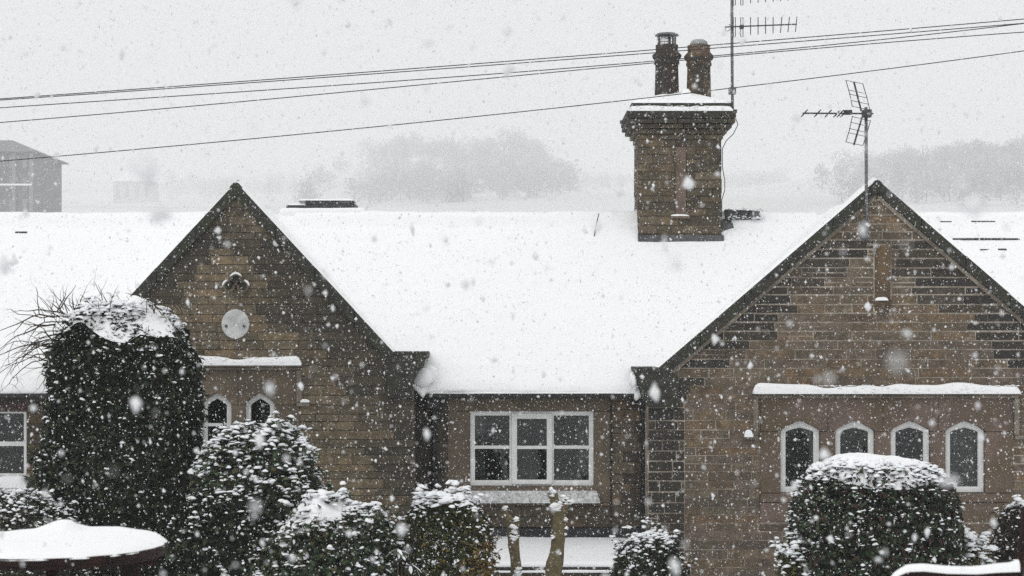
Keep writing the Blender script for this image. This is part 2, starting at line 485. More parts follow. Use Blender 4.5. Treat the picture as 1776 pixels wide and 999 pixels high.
# dark slate edges breaking through the snow
def slate_edges():
    k = 0
    def rows(pxa, pxb, py, Yg=None):
        # find the roof depth for a picture row on the main slope
        yy = np.linspace(EY, RY, 400); zz = EZ + (yy - EY)
        pr = PY(zz, yy); i = int(np.argmin(np.abs(pr - py))); y = yy[i]
        x, x1 = X(pxa, y), X(pxb, y)
        while x < x1:
            w = min(rnd.uniform(0.14, 0.3), x1 - x + 0.01)
            if rnd.random() < 0.1: x += w * 0.5; continue
            z = EZ + (y - EY) + rnd.uniform(-0.012, 0.006)
            mb = MB(); m = Matrix.Translation((x, y, z)) @ Matrix.Rotation(R(45), 4, 'X')
            mb.box(0.004, w - 0.004, rnd.uniform(-0.016, -0.008), 0.02, -0.045, rnd.uniform(0.002, 0.007), m)
            mb.build('slate', M['slate'], deck)
            x += w
    rows(1630, 1800, 384); rows(1668, 1768, 415); rows(1776, 1800, 402); rows(1700, 1745, 432); rows(1652, 1672, 415)
    rows(0, 18, 384); rows(38, 56, 381); rows(26, 46, 404); rows(672, 688, 412)
slate_edges()

# ---------------------------------------------------------------- stone walls
def clip(poly, a, b, c):             # keep a*x + b*z <= c
    out = []
    for i in range(len(poly)):
        p, q = poly[i], poly[(i + 1) % len(poly)]
        dp, dq = a * p[0] + b * p[1] - c, a * q[0] + b * q[1] - c
        if dp <= 0: out.append(p)
        if (dp < 0 < dq) or (dq < 0 < dp):
            t = dp / (dp - dq); out.append((p[0] + t * (q[0] - p[0]), p[1] + t * (q[1] - p[1])))
    return out
def area(poly):
    return 0.5 * sum(poly[i][0] * poly[(i + 1) % len(poly)][1] - poly[(i + 1) % len(poly)][0] * poly[i][1] for i in range(len(poly)))
def minus(rects, h):
    out = []
    for (a, b, c, d) in rects:
        if b <= h[0] or a >= h[1] or d <= h[2] or c >= h[3]: out.append((a, b, c, d)); continue
        if a < h[0]: out.append((a, h[0], c, d))
        if b > h[1]: out.append((h[1], b, c, d))
        a2, b2 = max(a, h[0]), min(b, h[1])
        if c < h[2]: out.append((a2, b2, c, h[2]))
        if d > h[3]: out.append((a2, b2, h[3], d))
    return [r for r in out if r[1] - r[0] > 0.035 and r[3] - r[2] > 0.03]
STONES = []                          # every stone: (polygon, face y, wall part, colour, proud, axis)
def lay(x0, x1, z0, z1, hr, lr, gap, halfplanes, holes, wall, yf, tone, seed, proud=(0.008, 0.022)):
    r = random.Random(seed)
    z = z0
    while z < z1 - 0.02:
        h = r.uniform(*hr)
        if z + h > z1 - 0.05: h = z1 - z
        x = x0 - r.uniform(0, lr[0])
        while x < x1:
            w = r.uniform(*lr) * (1.35 if r.random() < 0.15 else 1)
            rs = [(max(x, x0), min(x + w, x1), z, z + h)]
            if rs[0][1] - rs[0][0] > 0.03:
                if r.random() < 0.10 and h > 0.13: rs = [(rs[0][0], rs[0][1], z, z + h * 0.48), (rs[0][0], rs[0][1], z + h * 0.48, z + h)]
                for ho in holes: rs = minus(rs, ho)
                for (a, b, c, d) in rs:
                    g = (gap(PX((a + b) / 2, yf), PY((c + d) / 2, yf)) if callable(gap) else gap) / 2; j = lambda: r.uniform(-0.004, 0.004)
                    q_ = min(g, 0.0034); p = [(a + q_ + j(), c + g + j()), (b - q_ + j(), c + g + j()), (b - q_ + j(), d - g + j()), (a + q_ + j(), d - g + j())]
                    for hp in halfplanes: 
                        if p: p = clip(p, *hp)
                    if len(p) >= 3 and area(p) > 0.0015:
                        cx = sum(q[0] for q in p) / len(p); cz = sum(q[1] for q in p) / len(p)
                        STONES.append((p, yf, wall, tone(PX(cx, yf), PY(cz, yf), r), r.uniform(*proud)))
            x += w
        z += h
def stone_geo(s):
    p, yf, wall, col, pr = s[:5]
    n = len(p); cx = sum(q[0] for q in p) / n; cz = sum(q[1] for q in p) / n
    ch = 0.009
    vs = [(x, yf + 0.03, z) for x, z in p] + [(x, yf - pr + 0.007, z) for x, z in p]
    for x, z in p:
        d = math.hypot(x - cx, z - cz); k = max(0.5, 1 - ch * 1.4 / max(d, 0.01))
        vs.append((cx + (x - cx) * k, yf - pr, cz + (z - cz) * k))
    fs = [list(range(2 * n, 3 * n))]
    for r_ in (0, 1):
        fs += [(r_ * n + i, r_ * n + (i + 1) % n, (r_ + 1) * n + (i + 1) % n, (r_ + 1) * n + i) for i in range(n)]
    return vs, fs

def mixt(a, b, t): return tuple(x * (1 - t) + y * t for x, y in zip(a, b))
def sstep(a, b, x):
    t = min(1, max(0, (x - a) / (b - a))); return t * t * (3 - 2 * t)
BROWN = [(0.1537, 0.1145, 0.0774), (0.1378, 0.1049, 0.0731), (0.1643, 0.1187, 0.0742), (0.1293, 0.1018, 0.0774), (0.1484, 0.1198, 0.0848), (0.1611, 0.1102, 0.0668), (0.1442, 0.1124, 0.0869)]
OLIVE = [(0.1792, 0.1411, 0.0896), (0.1590, 0.1299, 0.0840), (0.1904, 0.1434, 0.0874), (0.1478, 0.1187, 0.0818), (0.1814, 0.1478, 0.0986)]
SOOT = [(0.010, 0.010, 0.010), (0.016, 0.015, 0.014), (0.022, 0.019, 0.016), (0.013, 0.014, 0.016)]
patch = sinnoise(21, 10, 0.004, 0.012); patch2 = sinnoise(22, 10, 0.004, 0.014)
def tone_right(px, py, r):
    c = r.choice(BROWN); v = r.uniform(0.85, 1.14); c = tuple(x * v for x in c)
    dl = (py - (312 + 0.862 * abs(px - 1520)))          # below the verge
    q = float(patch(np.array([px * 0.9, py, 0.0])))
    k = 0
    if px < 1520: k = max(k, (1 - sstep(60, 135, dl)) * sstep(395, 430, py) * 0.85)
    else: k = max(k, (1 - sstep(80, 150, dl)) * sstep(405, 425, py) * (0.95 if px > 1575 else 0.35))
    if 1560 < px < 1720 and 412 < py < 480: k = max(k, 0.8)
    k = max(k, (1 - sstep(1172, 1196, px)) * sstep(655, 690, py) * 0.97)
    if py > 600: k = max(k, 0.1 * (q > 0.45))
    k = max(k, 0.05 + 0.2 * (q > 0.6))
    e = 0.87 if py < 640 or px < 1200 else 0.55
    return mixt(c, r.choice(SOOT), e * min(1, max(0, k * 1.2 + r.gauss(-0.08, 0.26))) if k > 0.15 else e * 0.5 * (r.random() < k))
def tone_left(px, py, r):
    c = r.choice(OLIVE); v = r.uniform(0.88, 1.12); c = tuple(x * v for x in c)
    dl = py - (316 + 1.08 * abs(px - 410))
    q = float(patch2(np.array([px, py, 0.0])))
    k = 0
    if px < 410: k = (1 - sstep(70, 120, dl + 30 * q)) * sstep(330, 370, py)
    else: k = (1 - sstep(100, 190, dl + 50 * q)) * sstep(375, 415, py)
    k = max(k * 0.9, sstep(600, 710, px + 35 * q) * 0.92, (1 - sstep(12, 34, dl)) * 0.8)
    return mixt(c, mixt(r.choice(SOOT), (0.035, 0.032, 0.026), 0.5), min(1, k * r.uniform(0.65, 1.0)))
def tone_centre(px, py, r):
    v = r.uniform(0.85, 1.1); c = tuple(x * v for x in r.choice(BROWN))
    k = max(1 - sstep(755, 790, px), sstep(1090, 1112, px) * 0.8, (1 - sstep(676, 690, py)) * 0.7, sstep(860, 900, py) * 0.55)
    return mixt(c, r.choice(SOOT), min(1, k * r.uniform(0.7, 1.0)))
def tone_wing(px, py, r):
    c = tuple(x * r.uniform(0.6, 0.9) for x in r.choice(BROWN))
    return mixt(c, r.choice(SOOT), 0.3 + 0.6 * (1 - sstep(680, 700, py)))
def tone_chim(px, py, r):
    v = r.uniform(0.5, 0.92); c = tuple(x * v for x in r.choice(OLIVE))
    k = max((1 - sstep(222, 248, py)) * 0.9, 0.5 * (r.random() < 0.25), sstep(1225, 1250, px) * 0.4)
    return mixt(c, r.choice(SOOT), k)

def lancet(cx, hw, bot, sh, top, n=7):
    pts = [(cx - hw, bot), (cx + hw, bot)]
    right = []
    for i in range(n + 1):
        t = i / n
        a, b, c = (hw, sh), (hw * 0.93, sh + 0.33 * (top - sh)), (0, top)
        x = (1 - t) ** 2 * a[0] + 2 * t * (1 - t) * b[0] + t * t * c[0]; z = (1 - t) ** 2 * a[1] + 2 * t * (1 - t) * b[1] + t * t * c[1]
        right.append((x, z))
    pts += [(cx + x, z) for x, z in right]
    pts += [(cx - x, z) for x, z in right[::-1][1:]]
    return pts

def gable(name, cx, slope, top, hw, z0, panel, hr, lr, gap, mortar, tone, seed, wall_px, holes=(), proud=(0.006, 0.018)):
    """mortar core with an opening for the window panel, then its stones"""
    x0, x1 = wall_px
    ct = top - 0.10                                     # underside of the coping
    outline = [(x0, z0), (x1, z0), (x1, ct - slope * (x1 - cx)), (cx, ct), (x0, ct - slope * (cx - x0))]
    mb = MB()
    for hp in ([(1, 0, panel[0])], [(-1, 0, -panel[1])], [(-1, 0, -panel[0]), (1, 0, panel[1]), (0, 1, panel[2])], [(-1, 0, -panel[0]), (1, 0, panel[1]), (0, -1, -panel[3])]):
        p = outline
        for h in hp: p = clip(p, *h)
        if len(p) > 2: mb.prism(p, YG, YG + 0.33)
    mb.box(x0 + 0.001, x0 + 0.3, YG + 0.332, YM + 0.1, z0, Z(672, YG)); mb.box(x1 - 0.3, x1 - 0.001, YG + 0.332, YM + 0.1, z0, Z(672, YG))
    wall = mb.build(name, mortar, house)
    s = 1 / math.hypot(1, slope)
    hps = [(slope, 1, ct - 0.02 + slope * cx), (-slope, 1, ct - 0.02 - slope * cx)]
    lay(x0, x1, z0, ct, hr, lr, gap, hps, [panel] + list(holes), wall, YG, tone, seed, proud)
    return wall

# window panel extents (picture columns and rows measured at the gable faces)
RP = (X(1318, YG), X(1757, YG), Z(905, YG), Z(682, YG))
LP = (X(301, YG), X(520, YG), Z(880, YG), Z(632, YG))
shaft = (X(1515, YG), X(1546, YG), Z(546, YG), Z(424, YG))
QUOIN = (X(1124, YG), X(1187, YG), -0.35, Z(707, YG))
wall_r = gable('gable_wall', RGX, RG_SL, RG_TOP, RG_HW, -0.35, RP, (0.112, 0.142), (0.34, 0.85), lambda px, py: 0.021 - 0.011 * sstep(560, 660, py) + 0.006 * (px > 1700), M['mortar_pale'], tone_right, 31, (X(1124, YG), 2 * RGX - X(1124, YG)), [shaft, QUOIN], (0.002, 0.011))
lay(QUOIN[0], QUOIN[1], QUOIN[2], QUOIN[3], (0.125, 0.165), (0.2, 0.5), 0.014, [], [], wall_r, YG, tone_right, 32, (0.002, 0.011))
wall_l = gable('gable_wall', LGX, LG_SL, LG_TOP, LG_HW, 0.3, LP, (0.10, 0.15), (0.25, 0.65), 0.009, M['mortar_brown'], tone_left, 33, (2 * LGX - X(716, YG), X(716, YG)))

def flat_wall(name, x0, x1, z0, z1, hole, mortar, tone, seed):
    mb = MB()
    mb.box(x0, hole[0], YM, YM + 0.33, z0, z1); mb.box(hole[1], x1, YM, YM + 0.33, z0, z1)
    mb.box(hole[0], hole[1], YM, YM + 0.33, z0, hole[2]); mb.box(hole[0], hole[1], YM, YM + 0.33, hole[3], z1)
    w = mb.build(name, mortar, house)
    lay(x0, x1, z0, z1, (0.13, 0.19), (0.25, 0.6), 0.012, [], [hole], w, YM, tone, seed)
    return w
CH = (X(776, YM), X(1060, YM), Z(872, YM), Z(682, YM))       # stone surround of the middle window
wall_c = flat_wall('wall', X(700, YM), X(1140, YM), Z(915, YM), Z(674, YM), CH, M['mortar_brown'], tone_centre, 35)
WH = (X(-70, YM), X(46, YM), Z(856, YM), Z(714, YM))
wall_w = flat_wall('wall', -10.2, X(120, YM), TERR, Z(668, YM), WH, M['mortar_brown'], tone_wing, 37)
MB().box(2 * RGX - X(1124, YG) + 0.01, 10.2, YM, YM + 0.3, TERR, Z(668, YM)).build('wall', M['mortar_brown'], house)
MB().box(-10.2, 10.2, 30.0, 30.3, 0.1, 2.75).build('wall', M['mortar_brown'], house)
bevel(MB().box(X(700, YM), X(1140, YM), YM - 0.06, YM + 0.3, 0.2, Z(916, YM)).build('plinth', M['plinth'], house), 0.02)

# chimney core and its stones
YC = 27.0
cx0, cx1 = X(1108, YC), X(1251, YC)
zc0, zc1 = 4.75, Z(242, YC)
core = MB().box(cx0 + 0.012, cx1 - 0.012, YC, YC + 0.95, zc0, zc1 + 0.35)
chimney = core.build('chimney', M['mortar_brown'], house)
strip = (X(1171, YC), X(1190, YC), Z(374, YC), Z(255, YC))
lay(cx0, cx1, zc0, zc1, (0.10, 0.145), (0.2, 0.46), 0.012, [], [strip], chimney, YC, tone_chim, 41, (0.006, 0.02))
z = zc1                              # the head swells outward course by course
prof = [(0.03, 0.085), (0.085, 0.08), (0.155, 0.075), (0.205, 0.075), (0.215, 0.09)]
for i, (o, h) in enumerate(prof):
    r = random.Random(50 + i); x = cx0 - o
    while x < cx1 + o - 0.02:
        w = min(r.uniform(0.28, 0.5), cx1 + o - x)
        if cx1 + o - x - w < 0.1: w = cx1 + o - x
        mb = MB().box(x + 0.004, x + w - 0.004, YC - o, YC + 0.95 + o, z + 0.003, z + h - 0.003)
        c = mixt(r.choice(OLIVE), r.choice(SOOT), 0.4 + 0.12 * i + r.uniform(-0.12, 0.1))
        bevel(mb.build('corbel_stone', M['stone'], chimney, col=c), 0.016)
        x += w
    z += h
zcap = z
bevel(MB().box(cx0 - 0.135, cx1 + 0.155, YC - 0.13, YC + 1.08, zcap + 0.04, Z(180, YC)).build('cap_slab', M['coping'], chimney), 0.02)
MB().box(cx0 - 0.2, cx1 + 0.2, YC - 0.2, YC + 1.15, zcap - 0.01, zcap + 0.042).build('cap_bed', M['coping'], chimney)
bevel(MB().box(strip[0] + 0.004, strip[1] - 0.004, YC - 0.03, YC + 0.02, strip[2], strip[3]).build('pale_strip', M['ashlar'], chimney), 0.006)
bevel(MB().box(strip[0] - 0.09, strip[1] + 0.06, YC - 0.06, YC + 0.02, strip[2] - 0.05, strip[2] - 0.004).build('ledge', M['ashlar'], chimney), 0.012)
for sx in (cx0, cx1):               # the flanks of the stack
    r = random.Random(61); zz = zc0
    s = -1 if sx == cx0 else 1
    while zz < zc1 - 0.02:
        h = min(r.uniform(0.11, 0.15), zc1 - zz); y = YC + 0.02
        while y < YC + 0.94:
            w = min(r.uniform(0.2, 0.45), YC + 0.95 - y)
            c = tone_chim(1180, PY(zz, YC), r)
            a, b = (sx - 0.006, sx + 0.03) if s < 0 else (sx - 0.03, sx + 0.006)
            a += r.uniform(-0.006, 0.006); b += r.uniform(-0.006, 0.006)
            STONES.append(([(y, zz)], None, chimney, c, (a, b, y + 0.005, y + w - 0.005, zz + 0.005, zz + h - 0.005)))
            y += w
        zz += h

# ---- the stones that show largest become parts of their own; the rest are joined
HIDE = [(75, 345, 520, 999), (340, 560, 760, 999), (480, 690, 850, 999), (690, 860, 860, 999), (1375, 1655, 800, 999), (1060, 1190, 930, 999), (1730, 1776, 870, 999), (345, 480, 730, 999)]
def score(s):
    if s[1] is None: return -1
    p, yf = s[0], s[1]
    cx = PX(sum(q[0] for q in p) / len(p), yf); cy = PY(sum(q[1] for q in p) / len(p), yf)
    if not (0 < cx < 1776 and 0 < cy < 990): return -1
    if any(a < cx < b and c < cy < d for a, b, c, d in HIDE): return -1
    return area(p) * (FOC / yf) ** 2
STONES.sort(key=score, reverse=True)
bulk = MB(); bcol = []
for i, s in enumerate(STONES):
    if s[1] is None:
        a, b, c, d, e, f = s[4]; n0 = len(bulk.v); bulk.box(a, b, c, d, e, f); bcol += [s[3]] * (len(bulk.v) - n0); continue
    v, f = stone_geo(s)
    if i < 300: mesh_obj('stone', v, f, M['stone'], s[2], False, np.tile(np.array(s[3]), (len(v), 1)))
    else: bulk.add(v, f); bcol += [s[3]] * len(v)
o = mesh_obj('stonework', bulk.v, bulk.f, M['stone'], house, False, np.array(bcol)); o['kind'] = 'stuff'

# ---------------------------------------------------------------- window panels in the gables
def window_panel(wall, panel, cxs, hw, bot, sh, top, mat, sill_z):
    """ashlar heads, jambs, mullions and sill, and the white lancet windows between them"""
    y0, y1 = YG - 0.022, YG + 0.325
    g = 0.003
    edges = [panel[0]] + [(a + b) / 2 for a, b in zip(cxs, cxs[1:])] + [panel[1]]
    for i, cx in enumerate(cxs):
        arch = lancet(cx, hw, bot, sh, top)[2:]
        l, r_ = edges[i] + g, edges[i + 1] - g
        poly = [(l, sh), (cx - hw, sh)] + arch[::-1][1:-1] + [(cx + hw, sh), (r_, sh), (r_, panel[3] - g), (l, panel[3] - g)]
        bevel(MB().prism(poly, y0, y1).build('head_stone', mat, wall), 0.004, 1)
    for i in range(len(cxs) + 1):
        l = edges[i] + g if i == 0 else cxs[i - 1] + hw
        r_ = edges[i] - g if i == len(cxs) else cxs[i] - hw
        nm = 'jamb_stone' if i in (0, len(cxs)) else 'mullion'
        bevel(MB().box(l, r_, y0 + 0.002, y1, sill_z, sh - 2 * g).build(nm, mat, wall), 0.006, 1)
    bevel(MB().box(panel[0] + g, panel[1] - g, y0 - 0.02, y1, sill_z - 0.13, sill_z - 2 * g).build('sill', mat, wall), 0.015)
    bevel(MB().box(panel[0] + g, panel[1] - g, y0 + 0.001, y1, panel[2] + g, sill_z - 0.135).build('apron_stone', mat, wall), 0.006, 1)
def lancet_window(cx, hw, bot, sh, top, fw, transom=None):
    o1 = lancet(cx, hw - 0.004, bot + 0.003, sh, top - 0.004); yf = YG + 0.05
    i1 = lancet(cx, hw - fw, bot + fw, sh - 0.012, top - fw * 1.25)
    fr = bevel(MB().frame(o1, i1, yf, yf + 0.07).build('window', M['upvc'], house), 0.006, 1)
    i2 = lancet(cx, hw - fw + 0.014, bot + fw - 0.014, sh - 0.008, top - fw * 1.25 + 0.014)
    i3 = lancet(cx, hw - fw - 0.012, bot + fw + 0.012, sh - 0.016, top - fw * 1.25 - 0.014)
    MB().frame(i2, i3, yf + 0.02, yf + 0.06).build('bead', M['upvc'], fr)
    MB().add([(x, yf + 0.04, z) for x, z in i2], [list(range(len(i2)))]).build('pane', M['glass'], fr)
    if transom: MB().box(cx - hw + fw - 0.01, cx + hw - fw + 0.01, yf + 0.012, yf + 0.065, transom - 0.022, transom + 0.022).build('transom', M['upvc'], fr)
rw = [X(p, YG) for p in (1388, 1483, 1579, 1674)]
rhw, rb, rs, rt = 34.5 / FOC * YG, Z(855, YG), Z(748, YG), Z(729, YG)
window_panel(wall_r, RP, rw, rhw, rb, rs, rt, M['ashlar'], rb)
for c in rw: lancet_window(c, rhw, rb, rs, rt, 0.074)
lw = [X(p, YG) for p in (375.5, 450.5)]
lhw, lb, ls_, lt = 26 / FOC * YG, Z(835, YG), Z(702, YG), Z(680, YG)
window_panel(wall_l, LP, lw, lhw, lb, ls_, lt, M['ashlar_ochre'], lb)
for c in lw: lancet_window(c, lhw, lb, ls_, lt, 0.066, Z(737, YG))
M['blind'] = plain('roller_blind', (0.10, 0.108, 0.1), 0.9, var=0.2, scale=6)
for i, c in enumerate(rw):
    if i in (0, 3):
        b = MB()
        for k in range(17): b.box(c - rhw + 0.02, c + rhw - 0.02, YG + 0.15, YG + 0.153, rb + 0.02 + k * 0.058, rb + 0.07 + k * 0.058)
        b.build('blind', M['blind'], house)
for xa, xb in ((820, 838), (1006, 1026)):
    b = MB()
    for k in range(6): b.tube([(X(xa + (xb - xa) * k / 5, YM), YM + 0.2 + 0.02 * (k % 2), Z(860, YM)), (X(xa + (xb - xa) * k / 5, YM), YM + 0.2 + 0.02 * (k % 2), Z(705, YM))], 0.03, 6)
    b.build('curtain', M['curtain'], house, True)
def room(x0, x1, y0, y1, z0, z1):
    v = [(x, y, z) for z in (z0, z1) for y in (y0, y1) for x in (x0, x1)]
    mesh_obj('interior_wall', v, [(0, 1, 3, 2), (4, 6, 7, 5), (2, 3, 7, 6), (0, 2, 6, 4), (1, 5, 7, 3)], M['interior'], house)
room(RP[0] - 0.4, RP[1] + 0.4, YG + 0.335, YG + 3.5, 0.5, 3.0)
room(LP[0] - 0.3, LP[1] + 0.3, YG + 0.335, YG + 3.0, 0.5, 3.1)
room(-1.1, 1.9, YM + 0.335, YM + 3.5, 0.5, 2.7)
room(-9.5, -6.6, YM + 0.335, YM + 3.5, 0.5, 2.7)

# hood moulds, with dropped ends and their snow
def hood(x0, x1, z, drop, th=0.075):
    pr = [(x0, z - 0.09), (x1, z - 0.09), (x1, z), (x0, z)]
    mb = MB(); mb.box(x0, x1, YG - 0.11, YG + 0.05, z - 0.045, z); mb.box(x0 + 0.01, x1 - 0.01, YG - 0.075, YG + 0.05, z - 0.085, z - 0.047)
    h = bevel(mb.build('hood_mould', M['mould'], house), 0.012)
    for a, b in ((x0, x0 + th), (x1 - th, x1)):
        bevel(MB().box(a + 0.002, b - 0.002, YG - 0.08, YG + 0.05, z - drop, z - 0.088).build('drop', M['mould'], h), 0.012)
        s = -1 if a == x0 else 1
        xa, xb = (a - 0.11, b - 0.006) if s < 0 else (a + 0.006, b + 0.11)
        bevel(MB().box(xa, xb, YG - 0.08, YG + 0.05, z - drop - 0.06, z - drop - 0.003).build('label_stop', M['mould'], h), 0.012)
    return h
def snow_bar(name, x0, x1, y0, y1, z, h, label, seed, nx=None, mat='snow', parent=None, cat='snow', wob=1.0):
    """pillow of snow on a ledge: rounded section, uneven height"""
    nx = nx or max(8, int((x1 - x0) / 0.04)); n = 12; f = sinnoise(seed, 12, 0.5, 6)
    vs, fs = [], []
    for i in range(nx + 1):
        t = i / nx; x = x0 + (x1 - x0) * t
        e = min(1, min(t, 1 - t) * (x1 - x0) / min(0.1, 0.4 * (x1 - x0))); e = math.sqrt(max(0.02, e * (2 - e)))
        hh = h * e * (1 + 0.42 * wob * float(f(np.array([x, 0.3, z])))); dy = 0.012 * wob * float(f(np.array([x * 1.7, 5.0, z])))
        for k in range(n + 1):
            a = math.pi * k / n
            ca, sa = math.cos(a), math.sin(a)
            yy = (y0 + y1) / 2 - (y1 - y0) / 2 * math.copysign(abs(ca) ** 0.6, ca) * (0.9 + 0.1 * e)
            vs.append((x, yy + dy * sa, z - 0.012 + (hh + 0.012) * sa ** 0.7))
    m = n + 1
    for i in range(nx):
        for k in range(n): fs.append((i * m + k, (i + 1) * m + k, (i + 1) * m + k + 1, i * m + k + 1))
    fs.append(list(range(m))[::-1]); fs.append([nx * m + k for k in range(m)])
    if x1 - x0 > 0.8:                                       # crumbs and fresh clots along the ledge
        rc = np.random.RandomState(seed); k = int((x1 - x0) * 42); xx_ = rc.uniform(x0 + 0.03, x1 - 0.03, k); q = rc.rand(k)
        pc_ = np.stack([xx_, y0 + (y1 - y0) * (0.02 + 0.5 * q), z + h * np.clip(0.08 + 1.5 * q, 0, 0.86)], -1)
        lv, lt = lumps(pc_, np.minimum(rc.uniform(0.008, 0.032, k), h * 0.45), seed, 0.7); b = len(vs)
        vs = vs + [tuple(p) for p in lv]; fs = fs + [tuple(int(i_) + b for i_ in t_) for t_ in lt]
    o = mesh_obj(name, vs, fs, M[mat], parent, True)
    if label: tag(o, label, cat, kind='stuff')
    return o
hood(X(1305, YG), X(1766, YG), Z(680, YG), 0.62)
hood(X(296, YG), X(524, YG), Z(631, YG), 0.55)
snow_bar('ledge_snow', X(1304, YG), X(1766, YG), YG - 0.15, YG - 0.01, Z(681, YG), 0.115, 'long snow ridge on the ledge above the four pointed windows', 71, wob=1.0)
snow_bar('ledge_snow', X(294, YG), X(524, YG), YG - 0.14, YG - 0.01, Z(632, YG), 0.11, 'short snow ridge on the ledge above the pair of pointed windows', 72, wob=1.0)
snow_bar('ledge_snow', X(1290, YG), X(1305, YG), YG - 0.09, YG - 0.005, Z(756, YG), 0.10, 'small snow wedge on the moulding end beside the four pointed windows', 73)
snow_bar('ledge_snow', X(522, YG), X(538, YG), YG - 0.09, YG - 0.005, Z(696, YG), 0.04, 'small snow dab on the moulding end beside the pair of pointed windows', 74)

# middle window: surround, three lights, sill
def sheet(a, b, y, c, d): return MB().add([(a, y, c), (b, y, c), (b, y, d), (a, y, d)], [(0, 1, 2, 3)])
def middle_window():
    y0 = YM - 0.02
    wx0, wx1, wz0, wz1 = X(815, YM), X(1030, YM), Z(843, YM), Z(713, YM)
    bevel(MB().box(CH[0] + 0.003, CH[1] - 0.003, y0, YM + 0.33, wz1 + 0.003, CH[3] - 0.003).build('lintel', M['ashlar_ochre'], house), 0.008)
    bevel(MB().box(CH[0] + 0.003, wx0 - 0.003, y0, YM + 0.33, CH[2] + 0.003, wz1 - 0.003).build('jamb_stone', M['ashlar_ochre'], house), 0.008)
    bevel(MB().box(wx1 + 0.003, CH[1] - 0.003, y0, YM + 0.33, CH[2] + 0.003, wz1 - 0.003).build('jamb_stone', M['ashlar_ochre'], house), 0.008)
    bevel(MB().box(wx0 + 0.002, wx1 - 0.002, y0 + 0.002, YM + 0.33, CH[2] + 0.003, wz0 - 0.004).build('apron_stone', M['ashlar_ochre'], house), 0.005)
    # sloping sill
    mb = MB(); zt, zb = wz0 + 0.0, Z(869, YM - 0.14)
    a, b = wx0 - 0.01, wx1 + 0.01; A, B = X(795, YM - 0.16), X(1041, YM - 0.16)
    mb.add([(a, YM + 0.05, zt), (b, YM + 0.05, zt), (B, YM - 0.16, zb), (A, YM - 0.16, zb), (A, YM - 0.16, zb - 0.03), (B, YM - 0.16, zb - 0.03), (b, YM + 0.05, zb - 0.03), (a, YM + 0.05, zb - 0.03)],
           [(3, 2, 1, 0), (4, 5, 2, 3), (7, 6, 5, 4), (0, 7, 4, 3), (1, 2, 5, 6), (0, 1, 6, 7)])
    mb.build('sill', M['sill'], house)
    yf = YM + 0.03
    rect = lambda a, b, c, d: [(a, c), (b, c), (b, d), (a, d)]
    win = bevel(MB().frame(rect(wx0, wx1, wz0, wz1), rect(wx0 + 0.055, wx1 - 0.055, wz0 + 0.065, wz1 - 0.05), yf, yf + 0.08).build('window', M['upvc'], house), 0.008)
    cols = [(818, 888), (886, 959), (957, 1028)]
    for i, (a, b) in enumerate(cols):
        a, b = X(a, YM), X(b, YM)
        if i == 1:
            l, r_, c, d, y = a + 0.012, b - 0.012, wz0 + 0.03, wz1 - 0.035, yf - 0.035; t = 0.08
            sash = bevel(MB().frame(rect(l, r_, c, d), rect(l + t, r_ - t, c + 0.065, d - t), y, y + 0.07).build('casement', M['upvc'], win), 0.008)
        else:
            l, r_, c, d, y = (wx0 + 0.045 if i == 0 else a + 0.003), (b - 0.003 if i == 0 else wx1 - 0.045), wz0 + 0.055, wz1 - 0.04, yf + 0.012; t = 0.028
            sash = bevel(MB().frame(rect(l, r_, c, d), rect(l + t, r_ - t, c + t, d - t), y, y + 0.05).build('fixed_light', M['upvc'], win), 0.006)
        zm = Z(776, YM)
        MB().box(l + t - 0.01, r_ - t + 0.01, y + 0.012, y + 0.04, zm - 0.024, zm + 0.024).build('glazing_bar', M['upvc'], win)
        sheet(l + t - 0.012, r_ - t + 0.012, y + 0.025, zm + 0.02, d - t + 0.012).build('pane', M['glass'], win)
        sheet(l + t - 0.012, r_ - t + 0.012, y + 0.025, c + t - 0.012, zm - 0.02).build('pane', M['glass'], win)
    for px in (886, 958):
        MB().box(X(px, YM) - 0.02, X(px, YM) + 0.02, yf + 0.004, yf + 0.078, wz0 + 0.06, wz1 - 0.045).build('mullion', M['upvc'], win)
    # a pale vase and folded curtains just inside the glass
    MB().lathe((X(924, YM), YM + 0.55), [(0.05, wz0 - 0.1), (0.07, wz0 + 0.06), (0.1, wz0 + 0.15), (0.07, wz0 + 0.24), (0.06, wz0 + 0.27)], 14).build('vase', M['curtain'], None, True)
    tag(bpy.data.objects['vase'], 'pale vase standing inside the middle window', 'vase')
middle_window()
def wing_window():
    x0, x1, z0, z1 = WH[0] + 0.02, WH[1], Z(826, YM), Z(710, YM)
    rect = lambda a, b, c, d: [(a, c), (b, c), (b, d), (a, d)]; yf = YM + 0.03
    win = bevel(MB().frame(rect(x0, x1, z0, z1), rect(x0 + 0.05, x1 - 0.05, z0 + 0.04, z1 - 0.06), yf, yf + 0.08).build('window', M['upvc'], house), 0.008)
    zm = Z(770, YM)
    MB().box(x0 + 0.04, x1 - 0.04, yf + 0.01, yf + 0.06, zm - 0.033, zm + 0.033).build('meeting_rail', M['upvc'], win)
    MB().box((x0 + x1) / 2 - 0.02, (x0 + x1) / 2 + 0.02, yf + 0.012, yf + 0.058, z0 + 0.03, z1 - 0.05).build('glazing_bar', M['upvc'], win)
    sheet(x0 + 0.04, x1 - 0.04, yf + 0.033, z0 + 0.03, z1 - 0.05).build('pane', M['glass'], win)
    mb = MB(); mb.box(x0 - 0.05, x1 + 0.03, YM - 0.12, YM + 0.1, WH[2] + 0.0, z0 - 0.16); bevel(mb.build('sill', M['sill'], house), 0.01)
    snow_bar('ledge_snow', x0 - 0.04, x1 + 0.02, YM - 0.11, YM + 0.05, z0 - 0.165, 0.17, 'snow heaped on the sill of the sash window behind the twigs', 75, wob=0.3)
wing_window()

